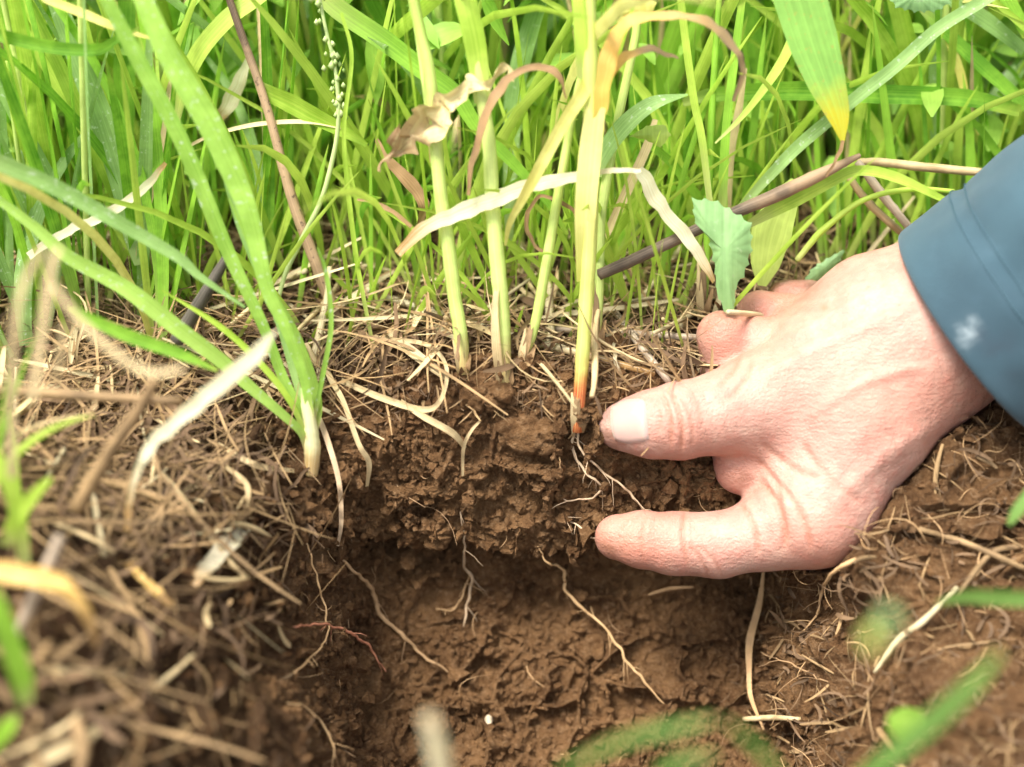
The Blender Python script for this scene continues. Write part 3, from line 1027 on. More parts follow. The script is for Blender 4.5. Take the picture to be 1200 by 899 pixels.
place('blade', 'bluegreen', 'leaf', 'S', [(363, 510), (345, 440), (322, 360), (285, 270), (262, 190), (250, 130)], [5, 8, 10, 11, 9, 3], roll=0.4, arc=-8, **kw)

# the three pale stems
def stem(label, mat, pts, ws, lean, blades=(), name='grass_stalk', extra=()):
    b = plant(label, 'grass stem', pts[0][:2], name)
    d = dict(y0=b.location.y - (0.008 if mat == 'redstem' else 0.001), z0=b.location.z - 0.002, lean=lean, parent=b)
    place('stalk', mat, 'tube', 'S', pts, [q * 0.9 for q in ws], n=40, **d)
    x0, y0_ = pts[0][:2]
    x1, y1_ = pts[1][:2]
    for sx, hh_, m_ in ((-5, 0.9, 'straw'), (5, 0.5, 'brown'), (-2, 1.25, 'strawdark')):
        place('sheath', m_, 'leaf', 'S', [(x0 + sx * 0.6, y0_ + 1), (x0 + sx + (x1 - x0) * hh_ * 0.4, y0_ + (y1_ - y0_) * hh_ * 0.4), (x0 + sx * 1.9 + (x1 - x0) * hh_, y0_ + (y1_ - y0_) * hh_)], [7, 9, 2], arc=2, roll=rng.normal() * 0.4, **d)
    for nm, m_, ps, w_, kk in blades:
        place(nm, m_, 'leaf', 'S', ps, w_, **{**d, **kk})
    return b, d


stem('leftmost of the three pale upright stems in the middle, slim and yellow green', 'stem',
     [(543, 438), (540, 393), (533, 350), (527, 300), (517, 233), (510, 160), (503, 83), (493, 40), (482, -10), (470, -60)], [18, 19, 19, 19, 18, 17, 15, 14, 13], 0.5,
     [('blade', 'stem', [(512, 190), (505, 120), (497, 60), (486, 0), (478, -50)], [16, 16, 15, 12, 8], dict(arc=-2, roll=0.3))])
stem('middle one of the three pale upright stems, with a tan sheath at its foot', 'stem',
     [(592, 456), (590, 400), (587, 350), (582, 300), (577, 233), (573, 167), (563, 100), (557, 43), (548, -10), (540, -60)], [17, 20, 21, 20, 19, 18, 18, 17, 15], 0.5,
     [('sheath', 'straw', [(588, 460), (582, 410), (580, 360), (586, 318)], [9, 11, 8, 3], dict(arc=4, roll=0.1)),
      ('blade', 'lime', [(566, 120), (557, 50), (545, -5), (535, -60)], [20, 26, 26, 20], dict(arc=3, roll=0.2))])
s3, d3 = stem('thick pale stem with a red stained foot beside the digit with the nail', 'redstem',
     [(676, 506), (680, 455), (684, 400), (687, 350), (690, 300), (692, 233), (693, 167), (692, 83), (690, 20), (687, -60)], [14, 17, 18, 18, 20, 21, 22, 22, 20, 16], 0.5,
     [('sheath', 'yellow', [(684, 330), (686, 250), (692, 180), (700, 115), (705, 85)], [17, 25, 27, 22, 12], dict(arc=3, roll=0.1)),
      ('sheath', 'lime', [(683, 92), (681, 50), (678, 0), (675, -50)], [12, 15, 14, 12], dict(arc=2, roll=0.2)),
      ('blade', 'yellow', [(690, 95), (681, 112), (657, 150), (630, 200), (612, 233), (597, 262), (592, 288)], [16, 17, 15, 14, 11, 7, 3], dict(arc=6, roll=0.25)),
      ('blade', 'orange', [(697, 190), (703, 130), (711, 80), (720, 50), (735, 27), (760, 20), (800, 20), (833, 30), (857, 52), (870, 82), (862, 118)], [6, 16, 20, 19, 14, 11, 9, 9, 8, 7, 4], dict(arc=10, roll=[0.0, 0.3, 0.7, 0.9, 0.2])),
      ('blade', 'orange', [(708, 105), (715, 85), (735, 66), (765, 59), (794, 70)], [8, 12, 11, 8, 2], dict(arc=5, roll=0.4))])
place('root', 'rootwhite', 'tube', 'G', [(674, 505), (672, 518), (674, 536), (687, 553), (703, 566), (705, 574), (693, 583), (667, 587), (653, 577)], [5, 5.5, 5, 4.5, 4, 3.5, 3, 2], parent=s3, lift=1.2)
place('root', 'rootwhite', 'tube', 'G', [(678, 508), (681, 528), (700, 548), (733, 573), (752, 597), (758, 614)], [4, 5, 4.6, 4.4, 4, 2.5], parent=s3, lift=2.2)
place('root', 'roottan', 'tube', 'G', [(676, 502), (668, 512), (660, 524), (655, 540)], [3.5, 3, 2, 1.5], parent=s3, lift=1)
stem('thinner yellow green stem leaning right behind the middle of the pale stems', 'stem', [(612, 428), (627, 380), (640, 310), (652, 240), (668, 150), (690, 40), (700, -40)], [10, 14, 14, 12, 9, 8], 0.5)
stem('pale green stem half hidden behind the thick red footed stem', 'stem', [(699, 410), (702, 340), (705, 250), (722, 150), (745, 40), (750, -40)], [11, 13, 13, 12, 10], 0.62)
stem('slender green stem standing just left of the serrated leaf', 'green', [(824, 375), (828, 300), (832, 180), (838, 67), (845, -30)], [9, 10, 10, 9, 7], 0.5)

# dead leaves and blades hanging among the stems; each stands on its own in the tangle
T = []


def L(name, mat, label, cat, mode, pts, ws, **kw):
    T.append((name, mat, label, cat, mode, pts, ws, kw))


S = dict(lean=0.5, y0=0.0)
L('dead_leaf', 'cream', 'white bleached blade stretched across the pale stems with an orange tip', 'dead blade', 'S', [(752, 200), (707, 202), (667, 209), (617, 220), (567, 238), (527, 255), (497, 268), (466, 298)], [5, 7, 12, 17, 20, 19, 17, 14, 10], y0=-0.012, lean=.5, roll=[0.6, 0.3, 0.1, 0.4])
L('dead_leaf', 'cream', 'cream blade falling to the right from the thick red footed stem', 'dead blade', 'S', [(748, 198), (757, 210), (768, 234), (800, 273), (822, 304), (838, 330)], [10, 15, 17, 16, 12, 5], y0=0.004, lean=.5, roll=0.2)
L('dead_leaf', 'crumple', 'crumpled tan dead leaf hooked over the left pale stem', 'dead leaf', 'S', [(608, 82), (585, 86), (560, 97), (537, 114), (515, 128), (495, 145), (472, 166), (447, 198)], [6, 9, 11, 13, 34, 44, 42, 26, 5], y0=-0.012, lean=.5, roll=[0.2, -0.2, 0.3, -0.1], fold=0.5)
L('dead_leaf', 'brown', 'thin brown withered strip curling over the middle stem', 'dead blade', 'S', [(549, 229), (553, 200), (560, 173), (570, 133), (587, 103), (607, 84), (630, 78), (653, 87), (664, 114)], [4, 6, 8, 10, 11, 9, 8, 8, 3], y0=-0.016, lean=.5, roll=[0.2, 0.8, 0.3, 0.9])
L('dead_leaf', 'brown', 'grey brown bent blade drooping below the crumpled leaf', 'dead blade', 'S', [(440, 165), (455, 188), (480, 214), (496, 240), (490, 264)], [5, 11, 15, 14, 5], y0=0.02, lean=.45)
L('dead_leaf', 'brown', 'small brown curl of blade left of the white bleached blade', 'dead blade', 'S', [(420, 233), (450, 242), (470, 256), (482, 268)], [3, 5, 6, 5], y0=0.0, lean=.5)
L('dead_leaf', 'straw', 'straw blade slanting down just right of the thick stem', 'dead blade', 'S', [(768, 140), (758, 172), (733, 227), (706, 284)], [6, 11, 12, 8], y0=0.03, lean=.5)
L('dead_leaf', 'brown', 'thin brown curl looping behind the middle stem', 'dead blade', 'S', [(678, 262), (672, 246), (657, 237), (633, 230), (619, 246), (618, 272), (630, 290), (643, 298)], [3, 5, 5, 4, 5, 5, 4, 3], y0=0.0, lean=.5)
L('grass_leaf', 'green', 'broad green blade running down right from the top behind the crumpled leaf', 'grass blade', 'S', [(376, -8), (400, 13), (450, 47), (493, 80), (533, 110), (560, 150), (600, 190), (640, 235), (665, 275)], [22, 24, 24, 22, 20, 16, 13, 9, 4], y0=0.03, lean=.5)
L('grass_leaf', 'bluegreen', 'wide blue green blade upright behind the middle stem', 'grass blade', 'S', [(596, 290), (600, 167), (603, 117), (613, 67), (633, 0), (650, -50)], [10, 20, 22, 23, 20, 14], y0=0.06, lean=.5)
L('grass_leaf', 'bluegreen', 'short green blade arching right from the thick stem', 'grass blade', 'S', [(699, 206), (708, 180), (733, 147), (765, 122), (806, 111)], [12, 20, 22, 17, 2], y0=0.012, lean=.5)
L('grass_stalk', 'lime', 'thin bright stalk just left of the leftmost pale stem', 'grass stem', 'S', [(439, 415), (426, 350), (417, 300), (407, 217), (403, 150), (412, 67), (400, 15)], [4, 5, 6, 6, 5, 5, 4], lean=.5)
L('grass_stalk', 'lime', 'thinner twin stalk beside the bright one left of the pale stems', 'grass stem', 'S', [(448, 380), (436, 330), (420, 250), (408, 190), (400, 150)], [3, 4, 5, 4, 3], lean=.5)
# left side
L('grass_leaf', 'lime', 'narrow yellow green blade standing at the far left top', 'grass blade', 'S', [(160, 292), (150, 260), (125, 205), (100, 147), (67, 73), (30, 0), (5, -50)], [10, 15, 17, 17, 15, 12], y0=0.03, lean=.5)
L('grass_leaf', 'bluegreen', 'broad pale blue green blade left of the biggest diagonal blade', 'grass blade', 'S', [(165, 310), (157, 277), (147, 227), (123, 147), (100, 87), (72, 13), (50, -40)], [14, 22, 26, 28, 26, 22, 16], y0=0.02, lean=.5)
L('grass_leaf', 'bluegreen', 'long dewy blade reaching low across the left grass into the clump', 'grass blade', 'S', [(-15, 183), (0, 190), (67, 220), (133, 257), (207, 300), (233, 323), (287, 360)], [22, 20, 19, 17, 13, 9, 3], y0=-0.03, lean=.4)
L('grass_leaf', 'green', 'green blade tip pointing right at the far left top edge', 'grass blade', 'S', [(-10, 38), (0, 41), (60, 55), (113, 58), (135, 47), (163, 32)], [14, 15, 15, 14, 9, 2], y0=-0.01, lean=.5)
L('grass_leaf', 'lime', 'light green blade arching in from the top left of the dark stalk', 'grass blade', 'S', [(205, 150), (213, 110), (233, 63), (267, 23), (300, 0), (330, -20)], [8, 16, 20, 20, 18, 12], y0=0.03, lean=.5)
L('dead_leaf', 'yellow', 'yellow straw blade lying over the grass at the top left', 'dead blade', 'S', [(50, -4), (57, 0), (100, 17), (137, 33), (180, 46)], [9, 10, 11, 9, 3], y0=-0.01, lean=.5)
L('dead_leaf', 'straw', 'upright straw blade behind the biggest diagonal blade', 'dead blade', 'S', [(162, 300), (167, 267), (183, 200), (193, 147), (200, 90), (205, 60)], [6, 9, 8, 6, 5, 3], y0=0.02, lean=.5)
L('dead_leaf', 'cream', 'cream blade rising to the right under the left green blades', 'dead blade', 'S', [(33, 300), (83, 270), (137, 245), (173, 217), (195, 190)], [9, 10, 11, 9, 4], y0=0.0, lean=.5)
L('grass_leaf', 'bluegreen', 'light blade falling steeply at the left border of the photo', 'grass blade', 'S', [(90, 275), (83, 262), (50, 197), (27, 153), (0, 97), (-15, 60)], [9, 15, 17, 17, 16, 14], y0=0.02, lean=.5)
L('grass_leaf', 'green', 'grey green blade upright in the far top left corner', 'grass blade', 'S', [(55, 210), (40, 160), (33, 133), (17, 67), (5, 0), (0, -40)], [14, 18, 20, 20, 18, 16], y0=0.05, lean=.5)
L('grass_leaf', 'green', 'deep green wide blade upright between the two left diagonal blades', 'grass blade', 'S', [(135, 260), (140, 190), (144, 127), (146, 50), (150, -20)], [18, 25, 26, 24, 18], y0=0.06, lean=.5)
L('dead_stalk', 'darkstem', 'long dead stalk, dark at its top, leaning across the left grass', 'dead stalk', 'S', [(402, 388), (383, 343), (367, 300), (347, 247), (333, 200), (310, 117), (283, 40), (266, -10), (255, -50)], [13, 15, 14, 13, 11, 10, 9, 8], lean=.45, tube=1)
L('dead_stalk', 'straw', 'pale upright dead stalk behind the dark topped stalk', 'dead stalk', 'S', [(314, 260), (313, 167), (310, 100), (306, 17), (304, -30)], [11, 11, 10, 10, 9], y0=0.05, lean=.5, tube=1)
L('grass_leaf', 'lime', 'folded light green blade right of the dark topped stalk', 'grass blade', 'S', [(303, 98), (313, 107), (340, 120), (367, 135), (400, 152), (430, 170)], [10, 18, 22, 21, 15, 5], y0=0.03, lean=.5)
L('dead_leaf', 'cream', 'pale spotted dead leaf hanging behind the dark topped stalk', 'dead leaf', 'S', [(290, 70), (283, 90), (270, 120), (255, 142)], [6, 14, 20, 10], y0=0.05, lean=.5)
L('dead_leaf', 'straw', 'thin straw thread crossing behind the dark topped stalk', 'dead blade', 'S', [(210, 178), (245, 160), (300, 146), (360, 143), (400, 150)], [3, 4, 5, 5, 3], y0=0.03, lean=.5)
L('grass_leaf', 'green', 'low green blade crossing under the clump blades at left', 'grass blade', 'S', [(80, 360), (93, 367), (150, 393), (207, 413), (255, 434)], [8, 12, 16, 14, 4], y0=-0.06, lean=.4)
L('dead_leaf', 'cream', 'broad bleached blade slanting over the litter into a thin brown tail', 'dead blade', 'S', [(324, 388), (310, 403), (293, 421), (250, 458), (200, 501), (180, 520), (163, 550), (152, 590), (150, 622)], [3, 12, 18, 19, 17, 12, 9, 8, 6], y0=-0.085, lean=.3, roll=[0.3, 0.1, 0.4, 0.2])
L('dead_stalk', 'strawdark', 'dark flat stick lying level across the left litter', 'dead stalk', 'S', [(-15, 457), (30, 459), (100, 464), (213, 470)], [13, 13, 13, 10], y0=-0.085, lean=.5, tube=1)
L('dead_stalk', 'strawdark', 'olive straw propped upright in the left litter', 'dead stalk', 'S', [(90, 597), (130, 527), (163, 480), (182, 446)], [19, 17, 15, 12], y0=-0.10, lean=.3, tube=1)
L('dead_stalk', 'char', 'charred looking stub leaning out of the left litter', 'dead stalk', 'S', [(207, 400), (233, 357), (263, 307), (270, 296)], [18, 17, 12, 7], y0=-0.01, lean=.35, tube=1)
for lab, pts, ws, y0, m_ in (
        ('left of two blurred upright straws at the left edge of the litter', [(13, 560), (13, 533), (15, 400), (27, 333), (50, 290)], [8, 9, 9, 9, 6], -0.14, 'straw'),
        ('right of two blurred upright straws at the left edge of the litter', [(38, 470), (40, 453), (50, 383), (60, 313), (70, 290)], [8, 9, 9, 9, 6], -0.14, 'straw'),
        ('arched blurred tan straw sweeping right above the dark flat stick', [(60, 330), (73, 350), (100, 383), (150, 425), (180, 437), (215, 432)], [7, 8, 9, 8, 8, 5], -0.14, 'straw'),
        ('short tan straw hanging from the arched blurred straw', [(75, 380), (70, 420), (62, 452)], [7, 8, 6], -0.14, 'straw')):
    L('dead_leaf', m_, lab, 'dead blade', 'S', pts, ws, y0=y0, lean=.4)
# right side
L('grass_leaf', 'yellowtip', 'wide green leaf with a yellow tip hanging down at the top right', 'grass blade', 'S', [(925, -45), (938, 0), (953, 50), (968, 95), (982, 135), (988, 168)], [58, 60, 56, 44, 26, 3], y0=0.0, lean=.45, roll=0.15, fold=0.12)
L('dead_leaf', 'brown', 'withered thread hanging from the yellow tipped leaf', 'dead blade', 'S', [(987, 163), (985, 175), (977, 190), (967, 207)], [4, 4, 4, 3], y0=0.0, lean=.45)
L('grass_leaf', 'green', 'long level green blade crossing behind the yellow tipped leaf', 'grass blade', 'S', [(800, 120), (840, 110), (933, 106), (1033, 110), (1133, 115), (1195, 130)], [9, 17, 22, 22, 20, 14], y0=0.05, lean=.5)
L('grass_leaf', 'bluegreen', 'long narrow blade slanting up to the top right corner', 'grass blade', 'S', [(848, 268), (875, 235), (910, 197), (940, 167), (1000, 117), (1050, 77), (1100, 33), (1157, -2), (1200, -30)], [6, 10, 14, 15, 15, 15, 14, 12], y0=0.02, lean=.45)
L('grass_leaf', 'lime', 'thin pointed blade left of the yellow tipped leaf', 'grass blade', 'S', [(838, 168), (873, 133), (907, 88), (927, 52), (940, 10)], [2, 7, 11, 12, 10], y0=0.02, lean=.5)
L('grass_leaf', 'lime', 'narrow upright blade between the thick stem and serrated leaf', 'grass blade', 'S', [(832, 240), (822, 160), (813, 117), (800, 20), (795, -40)], [7, 9, 9, 9, 7], y0=0.02, lean=.5)
L('grass_leaf', 'green', 'pale green blade upright above the serrated leaf', 'grass blade', 'S', [(846, 250), (848, 200), (852, 140), (862, 60), (870, 0)], [10, 11, 10, 10, 8], y0=0.03, lean=.5)
L('dead_leaf', 'straw', 'straw strip upright beside the pale blade above the serrated leaf', 'dead blade', 'S', [(855, 245), (857, 180), (866, 130), (874, 80)], [4, 9, 9, 4], y0=0.04, lean=.5)
L('dead_stalk', 'darkstick', 'dark woody stalk slanting up right from the thick stem', 'dead stalk', 'S', [(702, 322), (730, 310), (760, 296), (850, 254), (907, 230), (960, 205), (1008, 182)], [14, 15, 15, 14, 18, 16, 6], y0=0.012, lean=.4, tube=1)
L('dead_stalk', 'straw', 'tan straw lying level just left of the sleeve', 'dead stalk', 'S', [(1005, 190), (1030, 190), (1083, 196), (1150, 202)], [8, 10, 11, 10], y0=0.04, lean=.4, tube=1)
L('grass_leaf', 'lime', 'arched green blade humped above the wrist', 'grass blade', 'S', [(874, 265), (905, 247), (933, 233), (977, 211), (1007, 200), (1050, 208), (1110, 236)], [8, 16, 18, 14, 12, 12, 7], y0=0.015, lean=.4)
L('grass_stalk', 'lime', 'thin green stem bowed over behind the wrist', 'grass stem', 'S', [(934, 305), (950, 285), (967, 267), (1013, 234), (1067, 222), (1118, 224)], [7, 8, 8, 7, 7, 5], y0=0.02, lean=.4, tube=1)
L('dead_stalk', 'grey', 'grey straw leaning left of the sleeve, upper of a pair', 'dead stalk', 'S', [(1005, 190), (1033, 227), (1070, 272)], [9, 11, 9], y0=0.03, lean=.4, tube=1)
L('dead_stalk', 'straw', 'tan straw leaning left of the sleeve, lower of a pair', 'dead stalk', 'S', [(995, 208), (1020, 240), (1062, 278)], [8, 10, 8], y0=0.035, lean=.4, tube=1)
L('grass_leaf', 'limeleaf', 'broad pale lime leaf right of the serrated leaf', 'grass blade', 'S', [(893, 335), (897, 310), (905, 272), (918, 238), (930, 210)], [10, 34, 48, 36, 6], y0=0.03, lean=.45, fold=0.1)
L('grass_leaf', 'green', 'blade running down to the sleeve at the far right', 'grass blade', 'S', [(1080, 10), (1107, 37), (1150, 77), (1205, 127)], [8, 14, 16, 14], y0=0.06, lean=.5)
L('grass_leaf', 'bluegreen', 'blade in the top right corner above the sleeve', 'grass blade', 'S', [(1115, -10), (1122, 2), (1160, 28), (1200, 60)], [18, 19, 18, 13], y0=0.06, lean=.5)
L('grass_leaf', 'green', 'short steep blade cut by the top right edge', 'grass blade', 'S', [(1170, -25), (1182, 2), (1204, 42)], [16, 17, 13], y0=0.05, lean=.5)
L('grass_leaf', 'yellow', 'small yellow blade hanging by the sleeve', 'grass blade', 'S', [(1112, 45), (1127, 93), (1133, 127), (1148, 158)], [10, 10, 7, 4], y0=0.06, lean=.5)
L('grass_leaf', 'limeleaf', 'wide blurred blade behind the yellow tipped leaf', 'grass blade', 'S', [(1000, 90), (1013, 50), (1035, 5), (1045, -30)], [10, 28, 32, 22], y0=0.12, lean=.5, fold=0.1)
# blades and straws out of focus close to the lens
L('dead_leaf', 'amber', 'blurred amber dead blade bending down at the lower left edge', 'dead blade', 'S', [(-20, 668), (0, 670), (50, 679), (83, 694), (104, 728), (114, 758)], [22, 25, 24, 16, 12, 7], y0=-0.15, lean=.4)
L('grass_leaf', 'green', 'blurred green blade at the lower left edge', 'grass blade', 'S', [(30, 825), (26, 800), (17, 770), (0, 722), (-15, 690)], [16, 24, 26, 24, 20], y0=-0.17, lean=.3)
L('grass_leaf', 'green', 'blurred green tip in the lowest left corner', 'grass blade', 'S', [(20, 838), (8, 852), (-15, 875)], [8, 20, 22], y0=-0.17, lean=.3)
L('dead_stalk', 'grey', 'blurred grey stick crossing the lower left litter', 'dead stalk', 'S', [(20, 745), (40, 700), (63, 650), (70, 630)], [14, 16, 15, 12], y0=-0.14, lean=.3, tube=1)
L('grass_leaf', 'lime', 'blurred tuft blade at the left edge below the dark flat stick', 'grass blade', 'S', [(28, 660), (20, 600), (8, 560), (-12, 520)], [14, 20, 18, 10], y0=-0.12, lean=.4)
L('grass_leaf', 'lime', 'blurred blade leaning right at the left edge of the litter', 'grass blade', 'S', [(5, 640), (18, 610), (40, 580), (60, 560)], [14, 18, 14, 5], y0=-0.12, lean=.4)
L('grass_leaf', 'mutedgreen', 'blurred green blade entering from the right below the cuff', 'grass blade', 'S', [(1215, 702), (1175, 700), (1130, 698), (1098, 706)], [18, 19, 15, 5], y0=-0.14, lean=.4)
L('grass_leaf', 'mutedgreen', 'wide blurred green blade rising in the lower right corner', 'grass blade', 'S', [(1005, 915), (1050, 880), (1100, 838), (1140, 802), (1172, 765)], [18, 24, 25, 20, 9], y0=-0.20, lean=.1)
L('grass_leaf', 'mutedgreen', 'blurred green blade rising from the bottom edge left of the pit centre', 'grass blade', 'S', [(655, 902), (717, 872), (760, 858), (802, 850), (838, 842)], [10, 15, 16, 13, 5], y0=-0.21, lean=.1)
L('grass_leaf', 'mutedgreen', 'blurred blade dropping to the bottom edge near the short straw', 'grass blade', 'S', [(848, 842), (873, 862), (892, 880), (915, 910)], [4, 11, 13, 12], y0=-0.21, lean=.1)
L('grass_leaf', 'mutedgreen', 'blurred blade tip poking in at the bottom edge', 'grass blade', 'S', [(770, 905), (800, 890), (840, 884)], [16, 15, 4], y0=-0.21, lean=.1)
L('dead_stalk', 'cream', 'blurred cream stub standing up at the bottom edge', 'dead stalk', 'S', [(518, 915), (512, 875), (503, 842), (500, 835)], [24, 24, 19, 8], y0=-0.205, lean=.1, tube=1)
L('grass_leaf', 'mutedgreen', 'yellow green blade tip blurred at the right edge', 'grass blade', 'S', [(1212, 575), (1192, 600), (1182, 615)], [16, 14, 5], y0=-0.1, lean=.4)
# straws and litter lying on the ground
G = 'G'
for lab, m_, pts, ws, tb in (
        ('long pale straw lying behind the three pale stems', 'cream', [(400, 332), (467, 353), (533, 373), (607, 396), (667, 411), (767, 438)], [8, 11, 12, 12, 13, 12], 1),
        ('grey purple straw lying level behind the thick stem', 'grey', [(625, 386), (700, 388), (800, 395), (830, 396)], [11, 12, 12, 10], 1),
        ('grey straw slanting down to the fingers', 'grey', [(707, 347), (733, 383), (784, 448)], [10, 12, 11], 1),
        ('thin brown stalk crossing behind the left two stems', 'brown', [(622, 300), (573, 337), (543, 367), (507, 398)], [6, 8, 8, 6], 1),
        ('looped straw strip behind the thick stem', 'straw', [(617, 308), (607, 330), (627, 350), (667, 347), (681, 326)], [5, 6, 6, 5, 4], 0),
        ('curved straw arching left of the leftmost stem', 'straw', [(507, 317), (473, 329), (440, 357), (400, 390)], [5, 6, 6, 5], 0),
        ('big looped straw curling in front of the leftmost stem', 'straw', [(400, 388), (450, 397), (500, 404), (523, 430), (517, 467), (497, 480), (450, 467), (400, 446)], [5, 7, 7, 6, 7, 10, 11, 9], 0),
        ('flat grey straw bundle below the leftmost stem', 'strawlong', [(453, 386), (483, 413), (522, 442)], [10, 17, 12], 0),
        ('straw slanting over the ledge crown into the soil', 'straw', [(470, 470), (495, 487), (530, 507), (545, 525)], [7, 10, 11, 6], 0),
        ('small hooked straw over the ledge edge', 'straw', [(562, 494), (552, 505), (543, 525), (542, 558)], [4, 5, 6, 4], 0),
        ('fine purple twig upright before the middle stem', 'brown', [(553, 335), (558, 365), (561, 402)], [4, 5, 5], 1),
        ('thin ring of straw right of the thick stem', 'straw', [(745, 320), (778, 332), (778, 360), (750, 383), (700, 398)], [4, 6, 6, 5, 4], 0),
        ('second thin ring of straw right of the thick stem', 'straw', [(760, 350), (800, 372), (815, 340), (800, 318)], [4, 5, 5, 4], 0),
        ('pale straw loop hanging below the right grey straw', 'cream', [(727, 385), (720, 405), (722, 425), (730, 440)], [4, 5, 5, 4], 0),
        ('bent straw hanging over the pit edge right of the clump', 'straw', [(393, 388), (375, 408), (387, 443), (402, 470), (420, 520), (432, 542), (430, 570)], [6, 7, 9, 8, 8, 9, 5], 0),
        ('pale curved strip hanging right of the clump base', 'rootwhite', [(367, 473), (383, 513), (397, 563), (400, 610), (396, 640)], [8, 9, 8, 7, 4], 0),
        ('curled thread of straw left of the pale stems', 'straw', [(337, 377), (357, 410), (360, 435)], [4, 5, 4], 0),
        ('straw hanging down the right pit wall below the hand', 'roottan', [(895, 668), (890, 707), (879, 750), (878, 787), (880, 817), (895, 855)], [4, 10, 12, 8, 7, 3], 0),
        ('short tan straw lying level in the right of the pit', 'straw', [(872, 843), (905, 841), (938, 843)], [8, 9, 7], 1),
        ('pale broken straw in the loose spoil at the right', 'strawlong', [(1122, 688), (1083, 727), (1053, 750), (1025, 788)], [7, 11, 11, 6], 1),
        ('brown twig in the spoil below the wrist', 'strawdark', [(1077, 620), (1133, 637), (1205, 668)], [9, 11, 10], 1),
        ('grey twig at the right edge under the first twig', 'strawdark', [(1195, 640), (1160, 650), (1120, 700)], [9, 10, 8], 1),
        ('pale frayed fibre bundle on the left litter', 'cream', [(290, 618), (265, 640), (226, 684)], [12, 28, 18], 0),
        ('amber straw under the frayed fibre bundle', 'amber', [(150, 660), (175, 685), (202, 710)], [9, 13, 9], 0),
        ('tan straw lying below the grey stick at lower left', 'straw', [(50, 783), (100, 787), (148, 790)], [10, 11, 8], 0),
        ('blurred tan straw near the lower left corner', 'straw', [(120, 850), (95, 868), (60, 885), (30, 905)], [12, 20, 22, 16], 0),
        ('dark split straw below the fingertips', 'rootbrown', [(760, 697), (785, 690), (812, 688)], [4, 7, 4], 1),
        ('straw sticking out below the clump base', 'straw', [(255, 520), (300, 545), (345, 552)], [7, 10, 6], 0),
        ('tan straw lying left of the clump base', 'straw', [(263, 545), (290, 570), (285, 610)], [6, 9, 8], 0)):
    L('straw', m_, lab, 'straw', 'G', pts, [q * 0.75 for q in ws], lift=2.5, tube=tb, arc=3 if not tb else 1)
# roots hanging in the pit
for lab, m_, pts, ws in (
        ('long pale root running down right across the pit face', 'roottan', [(630, 640), (643, 660), (662, 669), (663, 692), (683, 713), (710, 737), (733, 773), (753, 797), (778, 825)], [3, 4, 6, 6, 6, 5.5, 5, 5, 3]),
        ('white kinked root hanging below the middle of the ledge', 'rootwhite', [(538, 598), (544, 633), (545, 660), (552, 677), (548, 707), (543, 735)], [3, 4.5, 5, 5.5, 5, 3]),
        ('thin pale root crossing the tip of the lower digit', 'rootwhite', [(659, 606), (675, 615), (692, 628), (704, 634)], [2, 3.5, 4, 2.5]),
        ('reddish root at the left of the pit face', 'rootred', [(343, 735), (370, 732), (400, 737), (427, 753), (454, 789)], [3, 4, 5, 5, 2]),
        ('thin brown root looping down the left pit wall', 'roottan', [(358, 630), (373, 683), (382, 717), (381, 750), (343, 793)], [3, 3.5, 3.5, 3, 2]),
        ('thick dirty root slanting down the left of the pit', 'rootbrown', [(400, 655), (433, 687), (447, 723), (470, 743), (493, 767), (525, 787)], [6, 8, 8, 8, 6, 3]),
        ('fibrous tan root below the wrist in the spoil', 'roottan', [(1002, 655), (970, 677), (963, 700), (957, 723), (936, 745)], [8, 7, 5, 4, 3]),
        ('forked fine root at the lower left of the pit', 'roottan', [(335, 823), (360, 830), (385, 860), (392, 888)], [3, 4, 4, 3]),
        ('short side root beside the white kinked root', 'roottan', [(551, 670), (545, 690), (532, 715), (512, 714)], [2, 3, 3, 2]),
        ('fine root on the right pit wall', 'rootbrown', [(890, 765), (930, 780), (970, 800)], [2, 3, 2])):
    L('root', m_, lab, 'root', 'G', pts, ws, lift=4.0 if 'long pale' in lab else 2.0, tube=1)
for name, mat, label, cat, mode, pts, ws, kw in T:
    tb = kw.pop('tube', 0)
    place(name, mat, 'tube' if tb else 'leaf', mode, pts, ws, label, cat, **kw)


# leaves with an outline of their own
def flat_leaf(name, mat, label, cat, outline, y0, lean, cup=0.15, parent=None):
    """outline in photograph pixels, lying on a leaning plane and cupped"""
    O = np.array(outline, float)
    c_ = O.mean(0)
    rings_ = [1.0, 0.72, 0.42, 0.15]
    V, UVs = [], []
    size = np.abs(O - c_).max()
    for r_ in rings_:
        for q in O:
            p_ = c_ + (q - c_) * r_
            rr = ray(*p_)
            t = (y0 + lean * CAM[2] - CAM[1]) / (rr[1] - lean * rr[2])
            dpt = cup * size / FPX * 0.45 * (r_ ** 2) - abs((p_ - c_)[0]) / FPX * 0.45 * 0.12
            V.append(CAM + rr * (t + dpt))
            UVs.append((0.5 + (p_ - c_)[0] / size / 2, 0.5 - (p_ - c_)[1] / size / 2))
    n = len(O)
    V.append(np.mean(V[-n:], 0))
    UVs.append((0.5, 0.5))
    F = []
    for k_ in range(3):
        for i in range(n):
            j = (i + 1) % n
            F += [(k_ * n + i, k_ * n + j, (k_ + 1) * n + j), (k_ * n + i, (k_ + 1) * n + j, (k_ + 1) * n + i)]
    for i in range(n):
        F.append((3 * n + i, 3 * n + (i + 1) % n, 4 * n))
    V = np.array(V)
    b = V[0].copy()
    me = mesh_np(name, V - b, np.array(F), M[mat], np.array(UVs))
    o = link(name, me, label=label, category=cat)
    o.location = b
    return o


